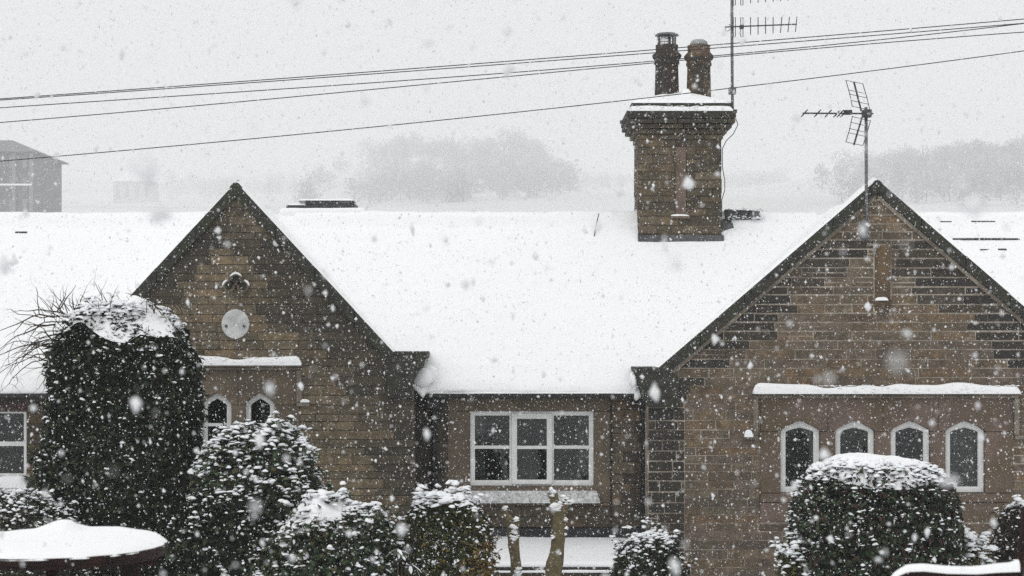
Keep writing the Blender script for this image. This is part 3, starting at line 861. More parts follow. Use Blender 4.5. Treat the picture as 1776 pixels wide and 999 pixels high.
# corbelled shaft on the right gable and the trefoil on the left
def gable_ornaments():
    cx, r_ = X(1530.5, YG), 13.5 / FOC * YG
    n = 8
    def half(rad, z0, z1, rad2=None):
        rad2 = rad2 or rad; vs = []
        for rr, z in ((rad, z0), (rad2, z1)):
            for k in range(n + 1):
                a = math.pi * k / n; vs.append((cx + rr * math.cos(a), YG - 0.9 * rr * math.sin(a) + 0.015, z))
        m = n + 1; fs = [(k, k + 1, m + k + 1, m + k)[::-1] for k in range(n)] + [list(range(m)), list(range(m, 2 * m))[::-1]]
        return vs, fs
    mb = MB(); mb.add(*half(r_, Z(519, YG), Z(426, YG)))
    sh = mb.build('corbelled_shaft', M['orange_stone'], house)
    mb = MB(); mb.add(*half(r_ * 1.22, Z(530, YG), Z(519, YG) - 0.002)); mb.add(*half(r_ * 0.75, Z(546, YG), Z(530, YG) - 0.001, r_ * 1.15))
    mb.build('corbel', M['orange_stone'], sh)
    snow_bar('ledge_snow', cx - r_ * 1.15, cx + r_ * 0.5, YG - r_ * 1.15, YG - r_ * 0.55, Z(520, YG), 0.035, 'thin snow crescent on the corbel of the right gable', 76, 10)
    # trefoil: three raised rings round hollows
    t = None
    for dx, dz in ((0, 0.07), (-0.1, -0.03), (0.1, -0.03)):
        c = (X(410, YG) + dx, Z(493, YG) + dz); k = 14
        o_ = [(c[0] + 0.088 * math.cos(2 * math.pi * i / k), c[1] + 0.088 * math.sin(2 * math.pi * i / k)) for i in range(k)]
        i_ = [(c[0] + 0.058 * math.cos(2 * math.pi * i / k), c[1] + 0.058 * math.sin(2 * math.pi * i / k)) for i in range(k)]
        mb = MB().frame(o_, i_, YG - 0.055, YG + 0.0)
        if t is None: t = mb.build('trefoil_ornament', M['ashlar_ochre'], house)
        else: mb.build('lobe', M['ashlar_ochre'], t)
        MB().prism(i_, YG - 0.024, YG).build('hollow', M['coping'], t)
        if dz > 0: arc = (math.pi * 0.12, math.pi * 0.9)
        elif dx < 0: arc = (math.pi * 0.55, math.pi * 1.0)
        else: arc = (0, math.pi * 0.45)
        pts = [(c[0] + 0.088 * math.cos(a), YG - 0.045, c[1] + 0.088 * math.sin(a)) for a in np.linspace(*arc, 7)]
        MB().tube(pts, [0.006, 0.014, 0.017, 0.018, 0.017, 0.014, 0.006], 6).build('snow', M['snow'], t, True)
gable_ornaments()
pc = (X(409, YG), Z(562, YG))
plq = empty('wall_plaque', (pc[0], YG, pc[1]), 'round pale grey plaque with two bolts on the stone gable', 'plaque')
def disc(c, r_, y0, y1, k=40): return MB().prism([(c[0] + r_ * math.cos(2 * math.pi * i / k), c[1] + 1.06 * r_ * math.sin(2 * math.pi * i / k)) for i in range(k)], y0, y1)
bevel(disc(pc, 0.2, YG - 0.05, YG + 0.0).build('disc', M['plaque'], plq), 0.014, 3)
for s in (-1, 1):
    disc((pc[0] + 0.128 * s, pc[1] - 0.03), 0.02, YG - 0.066, YG - 0.048, 12).build('bolt', M['dark_metal'], plq)

# ---------------------------------------------------------------- copings and kneelers
def coping(cx, top, slope, x_end, side, mould, seed, th=0.17, snow_h=0.012):
    """sloping stones from the foot to the apex; side -1 left, +1 right"""
    L = abs(x_end - cx) * math.hypot(1, slope); n = max(3, round(L / 0.78))
    ang = math.atan(slope); r = random.Random(seed)
    tv = th / math.cos(ang)                                    # vertical depth
    zt = lambda x: top - slope * abs(x - cx)
    for i in range(n):
        a = cx + side * abs(x_end - cx) * i / n; b = cx + side * abs(x_end - cx) * (i + 1) / n
        a += side * 0.003 * (i > 0); b -= side * 0.003
        j = r.uniform(-0.006, 0.006)
        p = [(a, zt(a) - tv), (b, zt(b) - tv), (b, zt(b) + j), (a, zt(a) + j)]
        if side < 0: p = [p[1], p[0], p[3], p[2]]
        bevel(MB().prism(p, YG - 0.07 + r.uniform(-0.004, 0.004), YG + 0.285).build('coping_stone', M['coping'], house), 0.012)
    if mould:
        a, b = cx + side * 0.02, x_end
        p = [(a, zt(a) - tv - 0.075), (b, zt(b) - tv - 0.075), (b, zt(b) - tv - 0.004), (a, zt(a) - tv - 0.004)]
        if side < 0: p = [p[1], p[0], p[3], p[2]]
        MB().prism(p, YG - 0.035, YG + 0.05).build('verge_fillet', M['mould'], house)
    # snow lying along the back of the coping
    f = sinnoise(seed, 8, 0.5, 2.5); nn = int(L / 0.06); vs, fs = [], []
    for i in range(nn + 1):
        x = cx + (x_end - cx) * i / nn; h = snow_h * (1 + 0.6 * float(f(np.array([x, 0.0, 0.0]))))
        for yy, dz in ((YG - 0.045, 0.0), (YG - 0.03, h * 0.8), (YG + 0.08, h * 1.9 + 0.005), (YG + 0.25, h * 2.8 + 0.012), (YG + 0.35, -0.06)):
            vs.append((x, yy, zt(x) + dz))
    fs = [(i * 5 + k, i * 5 + k + 1, (i + 1) * 5 + k + 1, (i + 1) * 5 + k) for i in range(nn) for k in range(4)]
    if side > 0: fs = [f_[::-1] for f_ in fs]
    return mesh_obj('coping_snow', vs, fs, M['snow'], None, True)
tag(coping(LGX, LG_TOP, LG_SL, X(684, YG), 1, False, 81, 0.15), 'thin snow line along the right verge of the narrower gable with the plaque', 'snow', kind='stuff')
tag(coping(LGX, LG_TOP, LG_SL, 2 * LGX - X(684, YG), -1, False, 82, 0.15, 0.02), 'thin snow line along the verge above the ivy', 'snow', kind='stuff')
tag(coping(RGX, RG_TOP, RG_SL, X(1137, YG), -1, True, 83, 0.15, 0.016), 'thin snow line along the verge facing the chimney', 'snow', kind='stuff')
tag(coping(RGX, RG_TOP, RG_SL, 2 * RGX - X(1137, YG), 1, True, 84, 0.15, 0.01), 'thin snow line along the outer verge of the wider gable', 'snow', kind='stuff')
for cx, top in ((LGX, LG_TOP), (RGX, RG_TOP)):
    p = [(cx - 0.1, top - 0.2), (cx + 0.1, top - 0.2), (cx + 0.085, top - 0.075), (cx + 0.03, top - 0.012), (cx - 0.03, top - 0.012), (cx - 0.085, top - 0.075)]
    bevel(MB().prism(p, YG - 0.085, YG + 0.29).build('apex_stone', M['coping'], house), 0.01)
def kneeler(px_in, px_out, py_top, py_bot, cxm, mirror):
    pts = [(px_in, py_top), (px_out, py_top), (px_out, py_top + 12), (px_out - 8, py_top + 13), (px_out - 8, py_top + 28), (px_out - 14, py_top + 33), (px_out - 20, py_top + 42), (px_out - 24, py_top + 55), (px_out - 25, py_bot), (px_in, py_bot)]
    poly = [(X(a, YG), Z(b, YG)) for a, b in pts]
    if mirror: poly = [(2 * cxm - x, z) for x, z in poly][::-1]
    if area(poly) < 0: poly = poly[::-1]
    return bevel(MB().prism(poly, YG - 0.08, YM + 0.2).build('kneeler', M['coping'], house), 0.014)
kneeler(672, 740, 610, 690, LGX, False); kneeler(672, 740, 610, 690, LGX, True)
def small_kneeler(m):
    pts = [(1150, 637), (1100, 637), (1101, 650), (1106, 652), (1108, 664), (1114, 690), (1124, 706), (1176, 706), (1176, 652)]
    poly = [(X(a, YG), Z(b, YG)) for a, b in pts]
    if m: poly = [(2 * RGX - x, z) for x, z in poly]
    if area(poly) < 0: poly = poly[::-1]
    bevel(MB().prism(poly, YG - 0.078, YM + 0.2).build('kneeler', M['coping'], house), 0.012)
small_kneeler(False); small_kneeler(True)
def blob(name, c, rad, seed, label, parts):
    """rounded overhanging lump: several melted-together balls"""
    V, T, b = [], [], 0
    f = sinnoise(seed, 10, 1.5, 6); nu, nv = 16, 10
    for (dx, dy, dz, k) in parts:
        P = np.array([[math.sin(math.pi * j / nv) * math.cos(2 * math.pi * i / nu), math.sin(math.pi * j / nv) * math.sin(2 * math.pi * i / nu), math.cos(math.pi * j / nv)] for j in range(nv + 1) for i in range(nu)])
        P = P * np.array(rad) * k + np.array(c) + np.array([dx, dy, dz]); P = P + (f(P) * 0.02)[:, None] * np.array([1, 1, 0.7])
        V.append(P)
        for j in range(nv):
            for i in range(nu): a_, b_, c_, d_ = j * nu + i, j * nu + (i + 1) % nu, (j + 1) * nu + (i + 1) % nu, (j + 1) * nu + i; T += [(a_ + b, d_ + b, c_ + b), (a_ + b, c_ + b, b_ + b)]
        b += len(P)
    return tag(tri_obj(name, np.concatenate(V), T, M['snow'], None, True), label, 'snow', kind='stuff')
blob('eaves_snow', (X(733, 24.6), 24.6, Z(655, 24.6)), (0.15, 0.13, 0.135), 78, 'fat snow lump bulging where the eaves meet the stepped kneeler', ((0, 0, 0, 1), (0.07, 0.08, 0.05, 1.0)))
blob('eaves_snow', (X(1101, 24.4), 24.5, Z(662, 24.4)), (0.045, 0.12, 0.1), 79, 'narrow snow tongue hanging beside the plain kneeler', ((0, 0, 0, 1), (-0.03, 0.1, 0.03, 1.0), (0.015, 0, -0.06, 0.7)))

# ---------------------------------------------------------------- gutters and downpipes
def gutter(x0, x1):
    n = 8; pr = []
    for k in range(n + 1):
        a = math.pi * (1 + k / n); pr.append((24.735 + 0.06 * math.cos(a), 2.635 + 0.07 * math.sin(a)))
    vs = [(x, y, z) for x in (x0, x1) for y, z in pr] + [(x, y * 1 + 0.0, z + 0.008) for x in (x0, x1) for y, z in pr]
    m = n + 1; fs = [(k, k + 1, m + k + 1, m + k) for k in range(n)] + [list(range(m)), list(range(m, 2 * m))[::-1]]
    g = mesh_obj('gutter', vs[:2 * m], fs, M['gutter'], house, False)
    MB().box(x0, x1, 24.80, 24.83, 2.56, 2.69).build('fascia', M['gutter'], g)
    MB().box(x0, x1, 24.832, YM + 0.1, 2.60, 2.64).build('soffit', M['gutter'], g)
    nb = max(2, int((x1 - x0) / 0.8))
    for i in range(nb):
        x = x0 + (i + 0.5) * (x1 - x0) / nb
        MB().tube([(x, 24.66 + 0.07 + 0.066 * math.cos(a), 2.635 + 0.078 * math.sin(a)) for a in np.linspace(math.pi, 2 * math.pi, 7)], 0.008, 5).build('bracket', M['gutter'], g)
    return g
gutter(X(741, 24.72), X(1106, 24.72)); gutter(-10.2, 2 * LGX - X(741, 24.72))
snow_bar('gutter_snow', X(744, 24.7), X(1102, 24.7), 24.69, 24.75, 2.637, 0.012, 'hairline of snow along the gutter rim above the middle window', 77, wob=1.0)
def downpipe(x, y, ztop, label=None):
    p = MB().tube([(x, 24.76, 2.60), (x, 24.80, 2.52), (x, y, 2.42), (x, y, 0.4)], 0.038, 10).build('downpipe', M['pipe'], house, True)
    for z in (2.3, 1.4, 0.8): MB().tube([(x, y, z), (x, y, z + 0.07)], 0.05, 10).build('collar', M['pipe'], p)
    MB().box(x - 0.09, x + 0.09, 24.78, 24.95, 2.42, 2.575).build('hopper', M['pipe'], p)
downpipe(X(1116, 24.9), 24.92, 2.6); downpipe(X(752, 24.9), 24.92, 2.6)
MB().tube([(X(1059, YM), YM - 0.045, 2.6), (X(1059, YM), YM - 0.045, 0.7)], 0.011, 6).build('cable_conduit', M['pipe'], house)

# ---------------------------------------------------------------- ridge, flashing, pots, chimney snow
for i in range(3):
    x = X(1256, RY) + i * 0.19; w = 0.188
    mb = MB(); zt = Z(361, RY - 0.1)
    mb.prism([(x, zt - 0.19), (x + w, zt - 0.19), (x + w, zt - 0.025 - 0.012 * i), (x, zt - 0.02 - 0.006 * i)], RY - 0.148 + 0.012 * i, RY + 0.12)
    bevel(mb.build('ridge_tile', M['slate'], house), 0.012, 2)
RIDGE_X = X(1256, RY)
mb = MB(); x0, x1 = cx1 - 0.02, X(1276, YC)
ya = YC - 0.03
mb.add([(x0, ya, 4.99), (x1, ya + 0.25, 5.22), (x1 - 0.02, ya + 0.38, 5.40), (x0, ya + 0.42, 5.47), (x0, ya, 4.8), (x1, ya + 0.25, 5.0), (x1 - 0.02, ya + 0.38, 5.1), (x0, ya + 0.42, 5.1)],
       [(0, 1, 2, 3), (4, 5, 1, 0), (5, 6, 2, 1), (6, 7, 3, 2)])
mb.build('lead_flashing', M['lead'], house)
MB().box(cx0 - 0.015, cx1 + 0.04, YC - 0.035, YC + 0.1, 4.80, Z(408, YC)).build('lead_flashing', M['lead'], house)

def pot(px, pyb, w, hgt, mat, dome):
    Y = 27.42; c = (X(px, Y), Y); r_ = w / 2; zb = Z(pyb, Y)
    p = MB().lathe(c, [(r_, zb - 0.1), (r_ * 0.99, zb + 0.02), (r_ * 0.93, zb + hgt * 0.55), (r_ * 0.95, zb + hgt * 0.60), (r_ * 1.03, zb + hgt * 0.61), (r_ * 1.03, zb + hgt * 0.655), (r_ * 0.95, zb + hgt * 0.665), (r_ * 1.0, zb + hgt * 0.70), (r_ * 1.16, zb + hgt * 0.74), (r_ * 1.2, zb + hgt * 0.79), (r_ * 1.02, zb + hgt * 0.84), (r_ * 0.9, zb + hgt * 0.87), (r_ * 0.92, zb + hgt), (r_ * 0.74, zb + hgt), (r_ * 0.7, zb + hgt * 0.8)], 24).build('chimney_pot', mat, house, True)
    zt = zb + hgt
    if dome:
        cw = MB().lathe(c, [(r_ * 0.70, zt - 0.02), (r_ * 0.72, zt + 0.03), (r_ * 0.66, zt + 0.065), (r_ * 0.45, zt + 0.095), (r_ * 0.1, zt + 0.105)], 20).build('cowl', M['cap_grey'], p, True)
    else:
        cw = MB().lathe(c, [(r_ * 0.98, zt + 0.155), (r_ * 0.98, zt + 0.165), (r_ * 0.8, zt + 0.19), (r_ * 0.4, zt + 0.205), (0.01, zt + 0.21)], 24).build('cowl', M['metal'], p, True)
        g = MB()
        for k in range(18):
            a = 2 * math.pi * k / 18; rr = r_ * 0.74; g.tube([(c[0] + rr * math.cos(a), c[1] + rr * math.sin(a), zt - 0.02), (c[0] + rr * math.cos(a), c[1] + rr * math.sin(a), zt + 0.165)], 0.005, 4)
        for h in (0.04, 0.085, 0.13): g.tube([(c[0] + r_ * 0.74 * math.cos(a), c[1] + r_ * 0.74 * math.sin(a), zt + h) for a in np.linspace(0, 6.283, 19)], 0.004, 4)
        g.build('cage', M['dark_metal'], p)
        for a in (-0.9, 1.2, 3.6): MB().box(c[0] + r_ * 0.74 * math.cos(a) - 0.018, c[0] + r_ * 0.74 * math.cos(a) + 0.018, c[1] + r_ * 0.74 * math.sin(a) - 0.004, c[1] + r_ * 0.74 * math.sin(a) + 0.004, zt - 0.02, zt + 0.16).build('strap', M['metal'], p)
    return p
pot(1156.5, 163, 0.40, 0.79, M['pot_dark'], False)
pot(1212, 168, 0.405, 0.83, M['pot_clay'], True)
def chimney_snow():
    Y = YC; x0, x1, y0, y1 = cx0 - 0.13, cx1 + 0.15, YC - 0.125, YC + 1.07
    zb = Z(181, YC) - 0.01; nx, ny = 44, 30; f = sinnoise(90, 12, 0.8, 4); V = []
    for j in range(ny + 1):
        for i in range(nx + 1):
            u, v = i / nx, j / ny; x, y = x0 + (x1 - x0) * u, y0 + (y1 - y0) * v
            e = min(u, 1 - u) * (x1 - x0); g = min(v, 1 - v) * (y1 - y0)
            d = min(e * 0.75, g * 1.1)
            h = 0.045 * min(1, (min(e, g) / 0.05)) ** 0.5 + min(0.20, d * 0.42) + 0.012 * float(f(np.array([x, y, 0])))
            V.append((x, y, zb + max(-0.01, h)))
    tag(tri_obj('chimney_snow', V, grid_tris(ny + 1, nx + 1), M['snow'], None, True), 'sloping snow cap on the chimney top below the pots', 'snow', kind='stuff')
chimney_snow()
snow_bar('ledge_snow', cx0 - 0.2, cx1 + 0.17, YC - 0.205, YC - 0.12, zcap + 0.04, 0.07, 'thin snow band on the chimney head below the cap slab', 91, wob=0.8)
f = sinnoise(92, 8, 2, 8)
snow_bar('ledge_snow', X(1180, 27.2), X(1200, 27.2), 27.12, 27.35, Z(168, 27.2), 0.13, 'snow lump wedged between the two chimney pots', 93, 12)
snow_bar('ledge_snow', strip[0] - 0.08, strip[1] + 0.05, YC - 0.058, YC - 0.006, strip[2] - 0.006, 0.028, 'thin snow streak on the little ledge on the chimney face', 94, 14)
MB().tube([(cx0 - 0.3, YC + 0.05, Z(211, YC)), (cx0 - 0.1, YC + 0.05, Z(211, YC))], 0.03, 8).build('iron_stub', M['dark_metal'], house)

# ---------------------------------------------------------------- hatch behind the ridge, thin rod
def hatch():
    Y = 28.0; h = empty('roof_hatch', (X(556, Y), Y, 5.0), 'low dark hatch with a raised snowy lid behind the ridge', 'roof hatch')
    xa, xb, zb = X(497, Y), X(613, Y), 5.0
    bevel(MB().box(xa, xb, Y - 0.06, Y + 0.7, zb, Z(356, Y)).build('curb', M['slate'], h), 0.02)
    m = Matrix.Translation((X(530, Y), Y - 0.03, Z(349.5, Y))) @ Matrix.Rotation(R(3.2), 4, 'Y')
    bevel(MB().box(0, X(615, Y) - X(530, Y), 0, 0.7, -0.055, 0.02, m).build('lid', M['slate'], h), 0.01)
    MB().box(X(545, Y), X(560, Y), Y + 0.02, Y + 0.1, Z(358, Y), Z(350, Y)).build('prop', M['slate'], h)
    for a, b, z0, hh, nm in ((497, 606, 357, 0.085, 1), (516, 612, 345.3, 0.03, 2)):
        o = snow_bar('snow', X(a, Y), X(b, Y), Y + 0.02, Y + 0.6, Z(z0, Y) - 0.01, hh, None, 95 + nm, 24, parent=h)
        o['kind'] = 'stuff'
hatch()
snow_bar('ridge_snow', X(480, 27.9), X(640, 27.9), 27.78, 27.93, 5.3, Z(360.5, 27.85) - 5.3, 'snow drift along the foot of the roof hatch', 98, 40, wob=0.12)
y = 27.15
tag(MB().tube([(X(1029, y - 0.1), y - 0.15, 5.0), (X(1034, y), y, Z(390, y)), (X(1039, y), y + 0.02, Z(370, y))], 0.008, 5).build('thin_rod', M['dark_metal']), 'thin dark rod poking up through the roof snow near the ridge', 'rod')

# ---------------------------------------------------------------- aerials
def aerial_mast():
    Y = 26.93; a = empty('television_aerial', (X(1270, Y), Y, Z(195, Y)), 'tall mast with stacked comb aerials strapped to the chimney', 'aerial')
    xm = X(1269.5, Y)
    MB().tube([(X(1270.5, Y), Y, Z(205, Y)), (xm, Y, Z(60, Y)), (xm, Y, Z(-60, Y))], 0.024, 8).build('mast', M['metal'], a, True)
    bevel(MB().box(xm - 0.055, xm + 0.06, Y - 0.06, Y + 0.03, Z(164, Y), Z(152, Y)).build('junction_box', M['metal'], a), 0.01)
    bevel(MB().box(xm - 0.08, xm + 0.08, Y - 0.03, Y + 0.02, Z(196, Y), Z(190, Y)).build('bracket', M['dark_metal'], a), 0.008)
    for row, (py, pys) in enumerate(((47, 1.0), (-8, 0.9))):
        z0, z1 = Z(py + 1, Y), Z(py - 4, Y)
        MB().tube([(X(1256, Y), Y - 0.05, z0), (X(1381, Y), Y - 0.05, z1)], 0.011, 6).build('boom', M['dark_metal'], a)
        for i, px in enumerate((1301, 1314, 1327, 1340, 1354, 1367, 1380)):
            h = (15.5 - 0.4 * i) / FOC * Y; zc = z0 + (z1 - z0) * (px - 1256) / 125
            dx = 0.012 * (i > 3)
            MB().tube([(X(px, Y) - dx, Y - 0.05, zc - h), (X(px, Y) + dx, Y - 0.05, zc + h)], 0.0075, 5).build('element', M['dark_metal'], a)
        for px, w in ((1273, 0.016), (1286, 0.018)):
            x = X(px, Y); h = 17 / FOC * Y
            pts = [(x - w, Y - 0.05, z0 - h), (x + w, Y - 0.05, z0 - h), (x + w, Y - 0.05, z0 + h), (x - w, Y - 0.05, z0 + h), (x - w, Y - 0.05, z0 - h)]
            MB().tube(pts, 0.007, 5).build('element', M['dark_metal'], a)
        bevel(MB().box(X(1282, Y), X(1289, Y), Y - 0.09, Y - 0.02, z0 - 0.03, z0 + 0.03).build('terminal_box', M['dark_metal'], a), 0.008)
        MB().tube([(X(1257, Y) + 0.08 * (1 - math.cos(t)) * 0.6, Y - 0.05 + 0.02 * math.sin(2 * t), z0 - 0.06 * math.sin(t) * (1 + 0.3 * math.cos(t))) for t in np.linspace(0, math.pi * 1.4, 12)], 0.006, 5).build('cable_loop', M['metal'], a)
    pts = [(X(p, Y), Y + 0.0, Z(q, Y)) for p, q in ((1274, 200), (1280, 216), (1272, 232), (1259, 245), (1253, 258), (1253, 290), (1257, 312), (1257, 330), (1252, 346), (1252, 400))]
    MB().tube(pts, 0.007, 5).build('cable', M['cable'], a)
aerial_mast()
def grid_aerial():
    Y = 24.16; a = empty('television_aerial', (X(1502, Y), Y, Z(415, Y)), 'aerial with folded grid reflector on a pole before the wide gable', 'aerial')
    MB().tube([(X(1503, Y), Y, Z(418, Y)), (X(1502, Y), Y, Z(186, Y))], 0.024, 8).build('mast', M['metal'], a, True)
    for py in (385, 410):
        bevel(MB().box(X(1495, Y), X(1509, Y), Y - 0.04, YG - 0.01, Z(py + 4, Y), Z(py - 4, Y)).build('bracket', M['metal'], a), 0.006)
    hub = (X(1500, Y), Y - 0.04, Z(197.5, Y))
    MB().tube([(X(1390, Y), Y - 0.1, Z(198, Y)), (X(1514, Y), Y - 0.03, Z(197.5, Y))], 0.012, 6).build('boom', M['dark_metal'], a)
    bevel(MB().box(X(1495, Y), X(1510, Y), Y - 0.1, Y + 0.04, Z(204, Y), Z(191, Y)).build('clamp', M['dark_metal'], a), 0.01)
    for px in (1393, 1416, 1435, 1450, 1456, 1462):
        x = X(px, Y); yb = Y - 0.1 + 0.07 * (px - 1390) / 124
        for s in (-1, 1):
            MB().tube([(x - 0.035, yb - 0.07 * s, Z(198, Y) - 0.042), (x + 0.035, yb + 0.07 * s, Z(198, Y) + 0.042)], 0.008, 5).build('director', M['dark_metal'], a)
    bevel(MB().box(X(1462, Y), X(1476, Y), Y - 0.1, Y - 0.03, Z(200, Y), Z(192, Y)).build('dipole_box', M['dark_metal'], a), 0.01)
    for tri in (((1478, 144), (1493, 194), [(1457, 147), (1471, 190)], [(1501, 142), (1515, 188)]), ((1478, 253), (1494, 204), [(1457, 252), (1471, 206)], [(1501, 250), (1516, 205)])):
        p = lambda q, dy: (X(q[0], Y), Y + dy, Z(q[1], Y))
        MB().tube([p(tri[0], -0.12), p(tri[1], -0.04)], 0.013, 6).build('reflector_arm', M['dark_metal'], a)
        g = MB(); L0, L1 = tri[2]; R0, R1 = tri[3]
        g.tube([p(L0, -0.42), p(((L0[0] + L1[0]) / 2 + 1, (L0[1] + L1[1]) / 2), -0.36), p(L1, -0.30)], 0.006, 5)
        g.tube([p(R0, 0.18), p(((R0[0] + R1[0]) / 2 + 1, (R0[1] + R1[1]) / 2), 0.22), p(R1, 0.24)], 0.006, 5)
        for t in (0, 0.36, 0.52, 0.76, 0.98):
            q0 = (L0[0] + (L1[0] - L0[0]) * t, L0[1] + (L1[1] - L0[1]) * t); q1 = (R0[0] + (R1[0] - R0[0]) * t, R0[1] + (R1[1] - R0[1]) * t)
            g.tube([p(q0, -0.42 + 0.12 * t), p(q1, 0.18 + 0.06 * t)], 0.005, 5)
        g.build('reflector_grid', M['dark_metal'], a)
grid_aerial()

# ---------------------------------------------------------------- overhead cables
W = [([(0, 171.5), (300, 150), (1060, 92.4), (1250, 76.6), (1476, 58.5), (1776, 33)], 'overhead cable, topmost of the five above the roof'),
     ([(0, 173.5), (300, 153), (1060, 97.9), (1250, 82), (1476, 64.5), (1776, 40.5)], 'overhead cable running just under the topmost one'),
     ([(0, 187), (300, 167), (1060, 112), (1250, 96.5), (1476, 73.5), (1776, 40.8)], 'overhead cable, third down, crossing the next one by the chimney pots'),
     ([(0, 212.5), (300, 187), (1060, 116.5), (1250, 97.5), (1476, 79.5), (1776, 55.5)], 'overhead cable, fourth down, crossing the one above by the pots'),
     ([(0, 279.5), (300, 253.5), (1060, 175.5), (1270, 155), (1476, 126), (1776, 88.5)], 'lowest overhead cable passing just above the chimney cap')]
for i, (pts, lab) in enumerate(W):
    Yw = 22.5 + 0.25 * i
    a = np.array(pts); cf = np.polyfit(X(a[:, 0], Yw), Z(a[:, 1], Yw), 3 if i > 1 else 2)
    if abs(cf[0]) > 0: pass
    x = np.linspace(-9, 9, 60); zc = np.polyval(cf, x)
    L = np.linspace(-24, -9.4, 14); Rr = np.linspace(9.4, 24, 14)
    d0 = (zc[1] - zc[0]) / (x[1] - x[0]); d1 = (zc[-1] - zc[-2]) / (x[-1] - x[-2])
    xx = np.concatenate([L, x, Rr]); zz = np.concatenate([zc[0] + d0 * (L + 9), zc, zc[-1] + d1 * (Rr - 9)])
    tag(MB().tube([(p, Yw, q) for p, q in zip(xx, zz)], 0.0066, 5).build('overhead_cable', M['cable']), lab, 'cable', 'cables strung across above the roof')

# ---------------------------------------------------------------- terrace and low wall
def terrace():
    xs = np.append(np.arange(-11, X(1150, 22.3), 0.12), [X(1150, 22.3), X(1150, 22.3) + 0.02]); ys = np.concatenate([[22.27, 22.27, 22.29], np.arange(22.36, 25.3, 0.12)]); f = sinnoise(100, 12, 0.3, 2.5)
    gx, gy = np.meshgrid(xs, ys); z = TERR + 0.018 * f(np.stack([gx, gy, 0 * gx], -1)) + 0.02 * np.clip((gy - 24.2), 0, 1)
    z[0] = 0.40; z[1] = z[1] - 0.045; z[2] -= 0.015; z[:, -1] = 0.38; z[:, -2] -= 0.02
    tag(tri_obj('terrace_snow', np.stack([gx, gy, z], -1).reshape(-1, 3), grid_tris(len(ys), len(xs)), M['snow_ground'], None, True), kind='structure')
terrace()
lwall = empty('retaining_wall', (0, 22.3, 0.0), 'low brown stone retaining wall below the snowy terrace', 'wall')
r = random.Random(5)
MB().box(-11, X(1150, 22.3) - 0.01, 22.36, 24.2, -0.4, 0.38).build('core', M['mortar_brown'], lwall)
x = -6.0
while x < X(1150, 22.3):
    w = min(r.uniform(0.55, 0.95), X(1150, 22.3) + 0.03 - x)
    bevel(MB().box(x + 0.004, x + w - 0.004, 22.24 + r.uniform(0, 0.012), 22.6, 0.385, 0.43).build('coping_slab', M['coping'], lwall), 0.008); x += w
MB().box(-11, X(1150, 22.3) + 0.02, 22.20, 22.5, 0.335, 0.375).build('ledge', M['coping'], lwall)
o = snow_bar('snow', -6, X(1150, 22.3), 22.195, 22.25, 0.376, 0.014, None, 101, 150, parent=lwall); o['kind'] = 'stuff'
z = -0.3
while z < 0.33:
    h = min(r.uniform(0.11, 0.15), 0.335 - z); x = -6.0 - r.uniform(0, 0.3)
    while x < X(1150, 22.3) - 0.02:
        w = min(r.uniform(0.25, 0.5), X(1150, 22.3) + 0.01 - x); c = tuple(q * r.uniform(0.6, 1.0) for q in r.choice(BROWN))
        v, fs = stone_geo(([(x + 0.006, z + 0.005), (x + w - 0.006, z + 0.005), (x + w - 0.006, z + h - 0.005), (x + 0.006, z + h - 0.005)], 22.35, None, c, r.uniform(0.01, 0.03)))
        mesh_obj('stone', v, fs, M['stone'], lwall, False, np.tile(np.array(c), (len(v), 1)))
        x += w
    z += h
